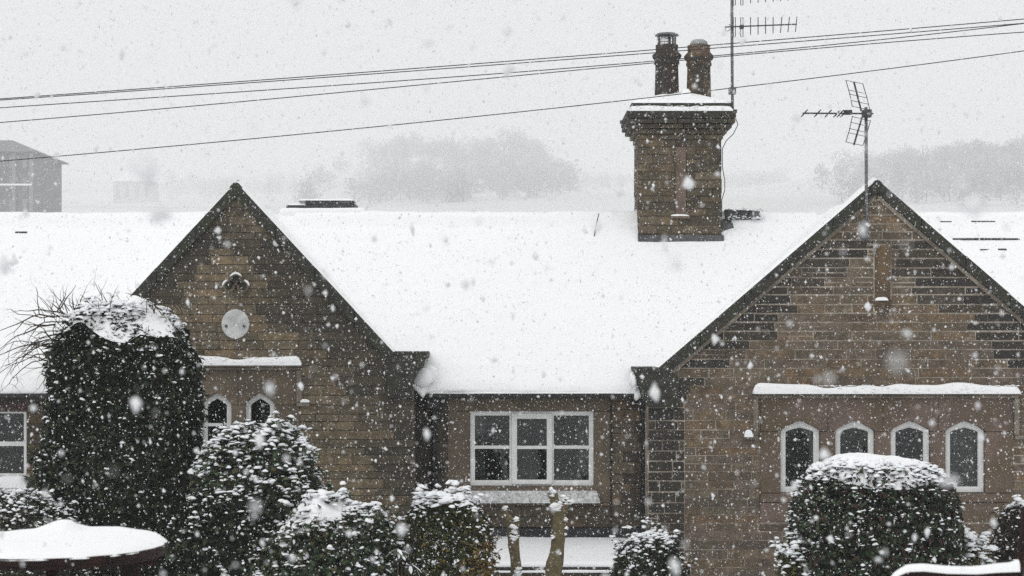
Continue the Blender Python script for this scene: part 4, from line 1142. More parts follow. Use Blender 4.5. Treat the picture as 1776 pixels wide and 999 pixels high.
# ---------------------------------------------------------------- planting
def leaves(P, N, L, Wd, r, droop=0.25):
    n = len(P)
    N = N / np.linalg.norm(N, axis=1)[:, None]
    t = r.normal(size=(n, 3)); t[:, 2] -= droop * 2
    t -= N * (t * N).sum(1)[:, None]; t /= np.linalg.norm(t, axis=1)[:, None] + 1e-9
    b = np.cross(N, t)
    L = L[:, None]; Wd = Wd[:, None]
    v = np.stack([P - t * L * 0.5, P + b * Wd * 0.5 + N * Wd * 0.18, P + t * L * 0.5 - N * L * 0.12, P - b * Wd * 0.5 + N * Wd * 0.18], 1)
    i = (np.arange(n) * 4)[:, None]
    T = np.concatenate([i + np.array([[0, 2, 1]]), i + np.array([[0, 3, 2]])], 1).reshape(-1, 3)
    return v.reshape(-1, 3), T
def shrub(name, label, px, Yc, rx, ry, z0, ztop, p, n, leaf, palette, seed, cap=1.0, fleck=0.05, lump=0.12, capsize=0.05, group=None, capdepth=0.10, stem=True, inner=0.45, sprigs=0, fclump=0.05, pillow=None, plabel=None, tip=None):
    r = np.random.RandomState(seed)
    x = X(px, Yc); rz = (ztop - z0) / 2; zc = (ztop + z0) / 2; C = np.array([x, Yc, zc]); g0 = float(gz(x, Yc))
    root = empty(name, (x, Yc, g0), label, 'shrub', group)
    f1, f2 = sinnoise(seed + 1, 10, 0.25, 0.9), sinnoise(seed + 2, 12, 1.0, 3.5)
    def shell(n):
        d = r.normal(size=(n, 3)); d /= np.linalg.norm(d, axis=1)[:, None]
        d = d * np.array([rx, ry, rz]); d /= np.linalg.norm(d, axis=1)[:, None]
        rad = ((np.abs(d[:, 0]) / rx) ** p + (np.abs(d[:, 1]) / ry) ** p + (np.abs(d[:, 2]) / rz) ** p) ** (-1 / p)
        S = d * rad[:, None]
        return d, S * (1 + lump * f1(S) + lump * 0.55 * f2(S))[:, None]
    d, S = shell(n)
    depth = 1 - inner * r.rand(n) ** 2.2
    P = S * depth[:, None] + C
    mb = MB(); rr = random.Random(seed)
    if sprigs:                                              # shoots standing clear of the outline, leaves set along them
        sd, sS = shell(sprigs * 2); ok = sS[:, 2] > -0.3 * rz; sd, sS = sd[ok][:sprigs], sS[ok][:sprigs]
        A, Dd = [], []
        for a, b in zip(sd, sS):
            L = rr.uniform(0.08, 0.24); dr = a * 0.7 + np.array([rr.gauss(0, 0.3), rr.gauss(0, 0.3), 0.65]); dr /= np.linalg.norm(dr)
            base = b * 0.93 + C; mb.tube([tuple(base - dr * 0.1), tuple(base + dr * (L + 0.02))], [0.006, 0.003], 4, False)
            for k in range(11):
                t = rr.uniform(0.1, 1.1); q = base + dr * L * t + np.array([rr.gauss(0, 1), rr.gauss(0, 1), rr.gauss(0, 1)]) * leaf * 0.33
                A.append(q); Dd.append(dr + np.array([rr.gauss(0, 0.4), rr.gauss(0, 0.4), 0.4]))
        P = np.concatenate([P, np.array(A)]); d = np.concatenate([d, np.array(Dd)]); depth = np.concatenate([depth, np.ones(len(A))])
    keep = P[:, 2] > g0 - 0.05
    P, d, depth = P[keep], d[keep], depth[keep]; n = len(P)
    N = d + r.normal(0, 0.55, (n, 3)) + np.array([0, 0, 0.35])
    sz = leaf * r.uniform(0.6, 1.35, n)
    v, t = leaves(P, N, sz, sz * r.uniform(0.42, 0.62, n), r)
    pal = np.array(palette); ci = r.randint(0, len(pal), n)
    c = pal[ci] * r.uniform(0.65, 1.3, n)[:, None]
    hrel = (P[:, 2] - zc) / rz
    if tip is not None:                                     # leaf colour of the young outer growth
        w = (depth > 0.93) & (f1(P * 1.6) + 0.8 * np.maximum(hrel, np.abs((P[:, 0] - x) / rx)) > 0.75) & (r.rand(n) < 0.8); c[w] = np.array(tip)[r.randint(0, len(tip), w.sum())] * r.uniform(0.7, 1.25, w.sum())[:, None]
    tri_obj('foliage', v, t, M['leaf'], root, False, np.repeat(c, 4, 0))
    if stem:
        for k in range(7):
            a = k * 0.9; e = (x + rx * 0.6 * math.cos(a), Yc + ry * 0.6 * math.sin(a), zc + rz * rr.uniform(-0.1, 0.5))
            m = ((x + e[0]) / 2 + rr.uniform(-.05, .05), (Yc + e[1]) / 2, (g0 + e[2]) / 2 + 0.1)
            mb.tube([(x + 0.05 * math.cos(a), Yc + 0.05 * math.sin(a), g0 - 0.05), m, e], [0.035, 0.022, 0.008], 5)
    if mb.v: mb.build('stem', M['twig'], root)
    # snow: on the topmost leaf of each small plan cell, thick near the crown, and clumps of flecks down the sides
    def tops(cs):
        cell = np.floor(P[:, :2] / cs).astype(int); key = cell[:, 0] * 100003 + cell[:, 1]
        o = np.lexsort((-P[:, 2], key)); first = np.ones(n, bool); first[1:] = key[o][1:] != key[o][:-1]; top = np.zeros(n, bool); top[o[first]] = True
        return top
    near = np.clip((hrel - (1 - capdepth * 2)) / (capdepth * 2), 0, 1)
    a = tops(0.034) & (hrel > -0.2) & (r.rand(n) < np.clip(0.10 + cap * near ** 1.2, 0, 1))
    fn = f2(P * 1.9 + 7)
    b = (r.rand(n) < fleck * np.clip(0.35 + 2.2 * np.clip(fn, -0.1, 0.8), 0.05, 3) * (0.45 + 0.55 * (hrel + 1) / 2)) & (depth > 0.87) & ~a
    pa = P[a] + np.array([0, 0, 0.008]); sa = capsize * (0.5 + 0.6 * near[a]) * r.uniform(0.55, 1.25, a.sum())
    pb = P[b] + d[b] * 0.02 + np.array([0, 0, 0.008]); sb = leaf * r.uniform(0.2, 0.44, b.sum())
    # each fleck is two or three grains of snow that have settled on one leaf
    pb = np.concatenate([pb, pb + r.normal(0, leaf * 0.3, pb.shape)]); sb = np.concatenate([sb, sb * r.uniform(0.4, 0.9, len(sb))])
    va, ta = lumps(pa, sa, seed, 0.75); vb, tb = lumps(pb, sb, seed + 5, 0.8)
    s = tri_obj('snow', np.concatenate([va, vb]), np.concatenate([ta, tb + len(va)]), M['leaf_snow'], root, True); s['kind'] = 'stuff'
    if pillow:                                              # settled sheet over the crown; leaves come through at its edge
        h, ext, wob, low = pillow; nx, ny = 90, 56; g = sinnoise(seed + 8, 14, 0.9, 3.2); g3 = sinnoise(seed + 9, 16, 4, 11)
        u, w = np.meshgrid(np.linspace(-1, 1, nx), np.linspace(-1, 1, ny)); q = (np.abs(u) ** 2.6 + np.abs(w) ** 2.6) ** (1 / 2.6)
        k = 1 / np.maximum(1, q); u, w, q = u * k, w * k, np.minimum(q, 1)
        xx, yy = x + u * rx * ext, Yc + w * ry * ext
        base = np.maximum(np.clip(1 - np.abs(u * ext) ** p - np.abs(w * ext) ** p, 0.0, 1) ** (1 / p), 0.94 if p > 5 else 0.5) * rz
        S = np.stack([xx - x, yy - Yc, base], -1); base = base * (1 + lump * f1(S) + lump * 0.55 * f2(S))
        L = np.stack([xx, yy, 0 * xx], -1)
        hh = h * (1 - q ** 3) + wob * g(L) + 0.3 * wob * g3(L) - low * q ** 2.5
        tri_obj('snow', np.stack([xx, yy, zc + base + hh], -1).reshape(-1, 3), grid_tris(ny, nx), M['snow'], root, True)['kind'] = 'stuff'
    return root
IVY = [(0.008, 0.014, 0.007), (0.012, 0.020, 0.010), (0.016, 0.026, 0.012), (0.006, 0.010, 0.006), (0.026, 0.038, 0.018), (0.045, 0.06, 0.03)]
LAUREL = [(0.0330, 0.0540, 0.0270), (0.0450, 0.0720, 0.0330), (0.0240, 0.0390, 0.0210), (0.0600, 0.0825, 0.0450), (0.0675, 0.0600, 0.0300)]
GOLD = [(0.05, 0.058, 0.016), (0.08, 0.078, 0.02), (0.11, 0.085, 0.022), (0.045, 0.055, 0.018), (0.022, 0.032, 0.012), (0.025, 0.036, 0.014), (0.03, 0.042, 0.014)]
BOX = [(0.0196, 0.0336, 0.0168), (0.0308, 0.0476, 0.0224), (0.0420, 0.0588, 0.0280), (0.0420, 0.0196, 0.0168), (0.0168, 0.0252, 0.0140)]
SPECK = [(0.03, 0.04, 0.022), (0.02, 0.03, 0.015), (0.05, 0.055, 0.03), (0.04, 0.028, 0.018)]
YEL = [(0.07, 0.075, 0.02), (0.11, 0.10, 0.025), (0.04, 0.055, 0.02)]

YI = 21.0
ivy = shrub('ivy_column', 'tall dark ivy-clad column with bare twigs and a snow cap', 212, YI, 0.93, 0.75, -0.1, Z(537, YI), 4.4, 36000, 0.09, IVY, 201, cap=0.85, fleck=0.026, lump=0.10, capsize=0.05, capdepth=0.06, stem=False, inner=0.3, sprigs=320, pillow=(0.05, 0.82, 0.06, 0.07))
MB().tube([(X(215, YI), YI, -0.1), (X(212, YI), YI, 1.5), (X(208, YI), YI, 3.5)], [0.42, 0.4, 0.34], 9).build('trunk', M['bark'], ivy, True)
def twigs():
    rr = random.Random(77); mb = MB()
    def grow(p, d, L, rad, lvl):
        n = max(4, int(L / 0.09)); pts = [p.copy()]; rads = [rad]
        for i in range(n):
            d = (d + Vector((rr.gauss(0, 0.24), rr.gauss(0, 0.24), rr.gauss(0, 0.22) - 0.03))).normalized()
            p = p + d * (L / n); pts.append(p.copy()); rads.append(rad * (1 - 0.75 * (i + 1) / n))
            if lvl < 2 and rr.random() < 0.34:
                dd = (d + Vector((rr.gauss(0, 0.6), rr.gauss(0, 0.6), rr.gauss(0, 0.6)))).normalized()
                grow(p, dd, L * rr.uniform(0.25, 0.55), rads[-1] * 0.75, lvl + 1)
        mb.tube(pts, rads, 4, False)
    at = lambda px, py, dy=0: Vector((X(px, YI), YI + dy, Z(py, YI)))
    for k in range(24):                                     # long arching shoots to the left
        p = at(rr.uniform(90, 170), rr.uniform(535, 640), rr.uniform(-0.5, 0.2))
        grow(p, Vector((-1, rr.uniform(-0.4, 0.2), rr.uniform(-0.15, 0.4))).normalized(), rr.uniform(0.5, 1.2), rr.uniform(0.008, 0.016), 0)
    for k in range(70):                                     # stubble on the clipped top
        p = at(rr.uniform(95, 325), rr.uniform(535, 550), rr.uniform(-0.5, 0.4))
        grow(p, Vector((rr.uniform(-0.9, 0.3), rr.uniform(-0.3, 0.3), 0.7)).normalized(), rr.uniform(0.16, 0.42), rr.uniform(0.006, 0.011), 1)
    for k in range(30):                                     # fine shoots hanging before the wall
        p = at(rr.uniform(75, 120), rr.uniform(1750, 2200), rr.uniform(-0.4, 0.3))
        grow(p, Vector((rr.uniform(-0.9, -0.2), rr.uniform(-0.3, 0.1), rr.uniform(-0.9, 0.1))).normalized(), rr.uniform(0.35, 0.9), rr.uniform(0.005, 0.008), 1)
    for k in range(26):
        p = at(rr.uniform(60, 330), rr.uniform(960, 1010), rr.uniform(-1.0, -0.7))
        grow(p, Vector((rr.uniform(-0.5, 0.5), rr.uniform(-0.3, 0.1), 1)).normalized(), rr.uniform(0.25, 0.6), 0.004, 1)
    mb.build('twigs', M['twig'], ivy)['kind'] = 'stuff'
twigs()
shrub('laurel_shrub', 'tall loose evergreen shrub with snow on every leaf beside the ivy', 455, 20.4, 0.78, 0.7, -0.3, Z(765, 20.4), 3.0, 15000, 0.10, LAUREL, 203, cap=0.42, fleck=0.19, lump=0.20, capsize=0.043, capdepth=0.4, sprigs=200)
shrub('evergreen_shrub', 'low spreading dark shrub with snowy top before the tall loose one', 565, 19.4, 0.84, 0.6, -0.5, Z(862, 19.4), 2.4, 13000, 0.095, LAUREL, 205, cap=0.6, fleck=0.12, lump=0.19, capsize=0.055, capdepth=0.2, sprigs=150, pillow=(0.04, 0.7, 0.07, 0.12))
shrub('evergreen_shrub', 'dark shadowy shrub filling the gap between ivy column and spreading shrub', 385, 19.8, 0.65, 0.5, -0.4, Z(848, 19.8), 2.4, 10000, 0.095, IVY, 207, cap=0.12, fleck=0.07, lump=0.14, capsize=0.05, sprigs=60)
shrub('privet_bush', 'rounded golden-brown leafy bush under the end of the middle window', 775, 19.8, 0.56, 0.55, -0.3, Z(868, 19.8), 2.7, 14000, 0.062, GOLD, 209, cap=0.75, fleck=0.05, lump=0.08, capsize=0.05, capdepth=0.07, sprigs=110, tip=[(0.17, 0.115, 0.03), (0.13, 0.10, 0.026), (0.16, 0.085, 0.024)])
shrub('round_bush', 'small round dark bush dusted with snow below the black downpipe', 1126, 20.2, 0.46, 0.45, -0.25, Z(931, 20.2), 2.4, 9000, 0.06, BOX, 211, cap=0.6, fleck=0.10, lump=0.08, capsize=0.036, capdepth=0.28, sprigs=70)
shrub('clipped_bush', 'large clipped dark bush wearing a thick snow cap before four windows', 1516, 19.6, 0.94, 0.8, -0.35, Z(800, 19.6), 4.0, 26000, 0.078, BOX, 213, cap=0.6, fleck=0.11, lump=0.05, capsize=0.05, capdepth=0.14, pillow=(0.075, 0.86, 0.04, 0.06))
shrub('clipped_bush', 'dark reddish bush cut by the picture edge past the large clipped one', 1790, 20.2, 0.45, 0.5, -0.3, Z(872, 20.2), 2.8, 10000, 0.06, [(0.02, 0.016, 0.012), (0.025, 0.026, 0.016), (0.035, 0.018, 0.016)], 215, cap=0.6, fleck=0.06, lump=0.08, capsize=0.04, sprigs=60)
shrub('low_hedge', 'low snow-speckled shrub between the round table and sash window', 5, 20.0, 0.95, 0.6, -0.3, Z(862, 20.0), 2.6, 13000, 0.06, SPECK, 217, cap=0.4, fleck=0.22, lump=0.12, capsize=0.036, capdepth=0.3, sprigs=120)
shrub('yellow_plant', 'small yellow-green plant with snow clumps left of large clipped bush', 1375, 19.3, 0.2, 0.2, 0.1, Z(950, 19.3), 2.0, 900, 0.07, YEL, 219, cap=0.8, fleck=0.25, lump=0.25, capsize=0.05, capdepth=0.4, sprigs=25)
shrub('yellow_plant', 'small yellow-green plant with snow clumps between clipped and reddish bushes', 1682, 19.7, 0.2, 0.2, 0.1, Z(945, 19.7), 2.0, 900, 0.075, YEL, 221, cap=0.8, fleck=0.25, lump=0.25, capsize=0.05, capdepth=0.4, sprigs=25)

rq = np.random.RandomState(12); nq = 46
pq = np.stack([RIDGE_X + rq.uniform(0.05, 0.62, nq), RY - 0.155 + rq.uniform(-0.01, 0.02, nq), Z(361, RY - 0.1) - np.where(rq.rand(nq) < 0.5, rq.uniform(0.0, 0.05, nq), rq.uniform(0.13, 0.19, nq))], -1)
v, t = lumps(pq, rq.uniform(0.015, 0.05, nq) * (0.6 + (pq[:, 0] - RIDGE_X)), 55, 0.8)
tag(tri_obj('ridge_snow', v, t, M['leaf_snow'], None, True), 'crumbs of snow clinging to the bare ridge tiles beside the chimney', 'snow', kind='stuff')
# a rhododendron with big drooping leaves
def rhododendron():
    Yr = 18.9; x, y = X(690, Yr), Yr; root = empty('rhododendron', (x, y, float(gz(x, y))), 'low rhododendron with long drooping snow-edged leaves before golden bush', 'shrub')
    me = None; rr = random.Random(9)
    prof = [(0, 0.006), (0.25, 0.5), (0.55, 0.55), (0.8, 0.38), (1.0, 0.02)]
    vs = []; L, Wd = 0.16, 0.045
    for t, w in prof:
        vs += [(t * L, -w * Wd, 0.01 - 0.03 * t * t), (t * L, 0, -0.03 * t * t), (t * L, w * Wd, 0.01 - 0.03 * t * t)]
    fs = []
    for i in range(4):
        for k in range(2): a = i * 3 + k; fs.append((a, a + 3, a + 4, a + 1))
    me = bpy.data.meshes.new('leaf'); me.from_pydata(vs, [], fs); fin(me, M['leaf'], True, np.tile(np.array([0.05, 0.065, 0.04]), (len(vs), 1)))
    ms = bpy.data.meshes.new('leaf_snow'); ms.from_pydata([(a, b * 0.8, c + 0.008) for a, b, c in vs], [], fs); fin(ms, M['leaf_snow'], True, None)
    for hx, hy, hz, n in ((0, 0, Z(955, Yr), 11), (-0.25, 0.1, Z(985, Yr), 9), (0.13, 0.15, Z(985, Yr), 9), (-0.12, -0.1, Z(1000, Yr), 9), (0.03, 0.3, Z(968, Yr), 9), (-0.4, 0.2, Z(975, Yr), 9)):
        MB().tube([(x + hx * 0.3, y + hy * 0.3, float(gz(x, y)) - 0.05), (x + hx, y + hy, hz)], [0.015, 0.008], 5).build('stem', M['twig'], root)
        for k in range(n):
            a = k * 2.4 + rr.uniform(-0.3, 0.3); dr = rr.uniform(0.15, 1.2)
            o = bpy.data.objects.new('leaf', me); o.location = (hx, hy, hz - float(gz(x, y)) + rr.uniform(-0.01, 0.02)); o.rotation_euler = (rr.uniform(-.3, .3), dr, a); s = rr.uniform(0.8, 1.15); o.scale = (s, s, s); link(o, root)
            if rr.random() < 0.6 and dr < 0.8:
                q = bpy.data.objects.new('snow', ms); q['kind'] = 'stuff'; link(q, o)
rhododendron()

# pollarded stumps
def stump(label, Ys, path, rads, branch, br, blobs, seed):
    w = lambda a, b, dy=0: (X(a, Ys), Ys + dy, Z(b, Ys)); k = Ys / FOC
    root = empty('pollarded_stump', (X(path[0][0], Ys), Ys, float(gz(0, Ys))), label, 'tree stump')
    rr = random.Random(seed)
    def rough(o, amp):
        f = sinnoise(seed, 12, 2, 9)
        me = o.data; n = len(me.vertices); co = np.empty(n * 3, np.float32); me.vertices.foreach_get('co', co); co = co.reshape(-1, 3)
        co += (f(co)[:, None] * amp * np.array([1, 1, 0.2])).astype(np.float32); me.vertices.foreach_set('co', co.ravel()); me.update()
    def fine(pts, rs, n=5):
        P, Q = [], []
        for i in range(len(pts) - 1):
            for t in np.arange(n) / n: P.append(tuple(np.array(pts[i]) * (1 - t) + np.array(pts[i + 1]) * t)); Q.append(rs[i] * (1 - t) + rs[i + 1] * t)
        return P + [pts[-1]], Q + [rs[-1]]
    P, Q = fine([w(a, b) for a, b in path], [q * k for q in rads]); o = MB().tube(P, Q, 12).build('trunk', M['bark'], root, True); rough(o, 0.016)
    P, Q = fine([w(a, b, -0.03 * i) for i, (a, b) in enumerate(branch)], [q * k for q in br]); o = MB().tube(P, Q, 10).build('branch_stub', M['bark'], root, True); rough(o, 0.012)
    for i, (a, b, s) in enumerate(blobs):
        n = 7; pts = np.array([w(a + rr.uniform(-.5, .5) * s * 0.8, b + rr.uniform(-.5, .5) * s, -0.055 - rr.uniform(0, 0.03)) for _ in range(n)])
        v, t = lumps(pts, np.full(n, s * k * 0.8), seed + i, 0.9)
        tri_obj('snow', v, t, M['snow'], root, True)['kind'] = 'stuff'
stump('slim pollarded stump with snow patches beside the golden-brown bush', 20.6, [(894, 1030), (894, 975), (893, 950), (890, 925), (884, 905), (877, 892), (874, 882)], [10, 9, 9, 10, 8, 5.5, 5], [(889, 928), (894, 910), (897, 897)], [8, 6, 5], [(875, 881, 6), (896, 900, 6), (891, 912, 8), (892, 922, 6), (889, 932, 6), (897, 930, 4), (898, 988, 7), (896, 996, 8)], 401)
stump('thick mossy pollarded stump with knobbly snowy head before the sill', 20.6, [(957, 1030), (960, 998), (965, 962), (969, 930), (971, 905), (969, 886), (962, 868), (957, 853)], [17, 16, 13, 12, 12, 11, 8, 8], [(971, 892), (979, 876), (985, 866)], [9, 8, 8], [(958, 850, 7), (957, 858, 4), (960, 877, 8), (966, 884, 7), (970, 873, 7), (979, 864, 7), (984, 870, 7), (981, 900, 4), (982, 915, 4), (959, 930, 4), (981, 925, 3)], 403)

# ---------------------------------------------------------------- table, chair, post
def table():
    Yt = 9.3; xc = X(92, Yt); zt = Z(944, Yt); r_ = 196 / FOC * Yt; g = float(gz(xc, Yt))
    root = empty('round_table', (xc, Yt, g), 'round dark timber garden table under deep snow', 'table')
    n = 8; w = 2 * r_ / n
    for i in range(n):
        a, b = -r_ + i * w + 0.003, -r_ + (i + 1) * w - 0.003
        pts = []
        for y in np.linspace(a, b, 5): pts.append((math.sqrt(max(1e-4, r_ ** 2 - y * y)), y))
        poly = [(x, y) for x, y in pts] + [(-x, y) for x, y in pts[::-1]]
        m = len(poly); vs = [(xc + x, Yt + y, zt - 0.035) for x, y in poly] + [(xc + x, Yt + y, zt) for x, y in poly]
        fs = [list(range(m))[::-1], list(range(m, 2 * m))] + [(k, (k + 1) % m, (k + 1) % m + m, k + m) for k in range(m)]
        mesh_obj('board', vs, fs, M['timber'], root)
    k = 40
    o_ = [(math.cos(2 * math.pi * i / k), math.sin(2 * math.pi * i / k)) for i in range(k)]
    vs = [(xc + c * q, Yt + s * q, z) for q, z in ((r_ * 0.97, zt - 0.037), (r_ * 0.97, zt - 0.062), (r_ * 0.92, zt - 0.062), (r_ * 0.92, zt - 0.037)) for c, s in o_]
    fs = [(j * k + i, ((j + 1) % 4) * k + i, ((j + 1) % 4) * k + (i + 1) % k, j * k + (i + 1) % k) for j in range(4) for i in range(k)]
    mesh_obj('rim', vs, fs, M['timber'], root)
    for a in (0.25, 1.82, 3.39, 4.96):
        c, s = math.cos(a), math.sin(a); L = MB()
        m = Matrix.Translation((xc, Yt, 0)) @ Matrix.Rotation(a, 4, 'Z')
        p = [(r_ * 0.55, zt - 0.08), (r_ * 0.72, zt - 0.08), (r_ * 0.95, g - 0.02), (r_ * 0.78, g - 0.02)]
        vs = [m @ Vector((x, -0.03, z)) for x, z in p] + [m @ Vector((x, 0.03, z)) for x, z in p]
        L.add(vs, [(0, 3, 2, 1), (4, 5, 6, 7), (0, 1, 5, 4), (1, 2, 6, 5), (2, 3, 7, 6), (3, 0, 4, 7)])
        bevel(L.build('leg', M['timber'], root), 0.006)
    for a in (0.25, 1.82):
        m = Matrix.Translation((xc, Yt, 0)) @ Matrix.Rotation(a, 4, 'Z'); d = 0.001 if a > 1 else 0
        bevel(MB().box(-r_ * 0.9, r_ * 0.9, -0.032, 0.032, zt - 0.13 - d * 62, zt - 0.082 - d * 49, m).build('cross_rail', M['timber'], root), 0.005)
    f = sinnoise(310, 12, 0.6, 3); g2 = sinnoise(311, 10, 4, 12); V = []; nr, na = 22, 72
    for j in range(nr + 1):
        q = j / nr
        for i in range(na):
            a = 2 * math.pi * i / na; rr = r_ * 1.0 * q * (1 + 0.02 * float(g2(np.array([math.cos(a), math.sin(a), 0]))))
            x, y = rr * math.cos(a), rr * math.sin(a); p3 = np.array([x, y, 0.0])
            e = math.sqrt(max(0, 1 - q ** 5))
            h = 0.055 * e + e * 0.012 * float(f(p3)) + 0.005 * float(g2(p3))
            dx, dy = (x - 0.0) / 0.16, (y - 0.25) / 0.16
            h += 0.065 * math.exp(-dx * dx - dy * dy) * (1 if x < 0.03 else max(0.15, 1 - (x - 0.03) / 0.10))
            V.append((xc + x, Yt + y, zt - 0.008 + max(0, h)))
    T = []
    for j in range(nr):
        for i in range(na): a, b, c, d = j * na + i, j * na + (i + 1) % na, (j + 1) * na + (i + 1) % na, (j + 1) * na + i; T += [(a, d, c), (a, c, b)]
    tag(tri_obj('table_snow', V, T, M['snow'], None, True), 'deep snow layer with a low peak on the round table', 'snow', kind='stuff')
table()
def chair():
    Yb = 7.6; g = float(gz(2, Yb)); P = [(1540, 1012), (1553, 996), (1572, 988), (1600, 987), (1640, 991), (1690, 992), (1730, 989), (1762, 988)]
    xs = [X(a, Yb) for a, b in P]; zs = [Z(b, Yb) for a, b in P]; x0, x1 = xs[0], xs[-1]
    root = empty('garden_chair', ((x0 + x1) / 2, Yb, g), 'reddish timber garden chair with a curved snowy top rail', 'chair')
    top = list(zip(xs, zs)); poly = [(x, min(zs) - 0.10) for x in (x0, x1)] + top[::-1]
    bevel(MB().prism(poly, Yb - 0.02, Yb + 0.02).build('top_rail', M['timber'], root), 0.006)
    zl = min(zs) - 0.11
    for x in np.linspace(x0 + 0.1, x1 - 0.1, 5): MB().box(x - 0.025, x + 0.025, Yb - 0.01, Yb + 0.01, g + 0.45, zl + 0.02).build('slat', M['timber'], root)
    for x in (x0 + 0.03, x1 - 0.03):
        MB().box(x - 0.03, x + 0.03, Yb - 0.025, Yb + 0.025, g - 0.02, zl + 0.03).build('leg', M['timber'], root)
        MB().box(x - 0.03, x + 0.03, Yb + 0.47, Yb + 0.52, g - 0.02, g + 0.62).build('leg', M['timber'], root)
        MB().box(x - 0.035, x + 0.035, Yb + 0.0, Yb + 0.55, g + 0.622, g + 0.65).build('armrest', M['timber'], root)
    for k in range(5): MB().box(x0 + 0.03, x1 - 0.03, Yb + 0.03 + k * 0.1, Yb + 0.115 + k * 0.1, g + 0.42, g + 0.445).build('seat_slat', M['timber'], root)
    # snow along the rail
    vs, fs = [], []; f = sinnoise(320, 8, 1, 5); xx = np.linspace(x0 + 0.002, x1 + 0.01, 44); zz = np.interp(xx, xs, zs); n = 8
    for i, (x, z) in enumerate(zip(xx, zz)):
        e = min(1, 0.25 + i / 9) ; h = 0.029 * e * (1 + 0.25 * float(f(np.array([x, 0, 0])))) + 0.012 * sstep(0.93, 1.0, i / 43)
        for k in range(n + 1): a = math.pi * k / n; vs.append((x, Yb - 0.032 * math.cos(a), z - 0.006 + (h + 0.006) * math.sin(a) ** 0.7))
    m = n + 1; fs = [(i * m + k, (i + 1) * m + k, (i + 1) * m + k + 1, i * m + k + 1) for i in range(43) for k in range(n)] + [list(range(m))[::-1], [43 * m + k for k in range(m)]]
    tag(mesh_obj('chair_snow', vs, fs, M['snow'], None, True), 'rounded snow strip along the top rail of the timber chair', 'snow', kind='stuff')
    tag(MB().tube([(X(1775, Yb), Yb + 0.03, g - 0.02), (X(1772, Yb), Yb + 0.03, Z(990, Yb)), (X(1779, Yb), Yb + 0.03, Z(925, Yb)), (X(1783, Yb), Yb + 0.03, Z(880, Yb))], 0.018, 8).build('timber_post', M['timber']), 'slim dark red timber post beside the garden chair', 'post')
chair()

# ---------------------------------------------------------------- the far side of the valley
def far_house(name, label, px0, px1, Yd, depth, py_eave, py_ridge, rows, cols, snowy=True, over=1.0, ridge_in=0.0, base=None):
    x0, x1 = X(px0, Yd), X(px1, Yd + depth); ze, zr = Z(py_eave, Yd), Z(py_ridge, Yd); b = float(gz((x0 + x1) / 2, Yd)) - 2 if base is None else base
    root = empty(name, ((x0 + x1) / 2, Yd, b), label, 'building')
    MB().box(x0, x1, Yd, Yd + depth, b, ze).build('wall', M['far_pale'] if snowy else M['far_wall'], root)
    e = over; ri = ridge_in
    v = [(x0 - e, Yd - e, ze), (x1 + e, Yd - e, ze), (x1 + e, Yd + depth + e, ze), (x0 - e, Yd + depth + e, ze), (x0 - e + ri, Yd + depth / 2, zr), (x1 + e - ri, Yd + depth / 2, zr),
         (x0 - e, Yd - e, ze - 0.25), (x1 + e, Yd - e, ze - 0.25), (x1 + e, Yd + depth + e, ze - 0.25), (x0 - e, Yd + depth + e, ze - 0.25)]
    mesh_obj('roof', v, [(0, 1, 5, 4), (1, 2, 5), (2, 3, 4, 5), (3, 0, 4), (6, 7, 1, 0), (7, 8, 2, 1), (8, 9, 3, 2), (9, 6, 0, 3), (9, 8, 7, 6)], M['snow'] if snowy else M['far_wall'], root)
    if rows:
        h = (ze - b - 3) / rows
        for j in range(rows):
            for i in range(cols):
                w = (x1 - x0) / cols; xa = x0 + (i + 0.3) * w; xb = xa + w * 0.36; za = b + 3 + j * h + 0.25 * h; zb = za + 0.55 * h
                MB().box(xa, xb, Yd - 0.12, Yd + 0.05, za, zb).build('window', M['far_glass'], root)
    return root
tb = far_house('tall_building', 'tall grey hazy building with shallow roof behind the snowy ridge', -150, 107, 480, 32, 263, 232, 4, 9, False, 1.8, 12)
for k in range(7):                                             # pilasters and a string course give the far facade its relief
    xk = X(-150, 480) + (X(107, 512) - X(-150, 480)) * (k + 0.98) / 7.0
    MB().box(xk - 0.45, xk + 0.45, 479.3, 479.99, float(gz(xk, 480)), Z(266, 480)).build('pilaster', M['far_glass'], tb)
MB().box(X(-150, 480), X(107, 512) + 0.3, 479.2, 479.98, Z(322, 480), Z(319, 480)).build('string_course', M['snow'], tb)
far_house('distant_house', 'faint distant house with white gabled roof in the haze', 196, 276, 1900, 40, 314, 287, 1, 4, True, 2, 20)
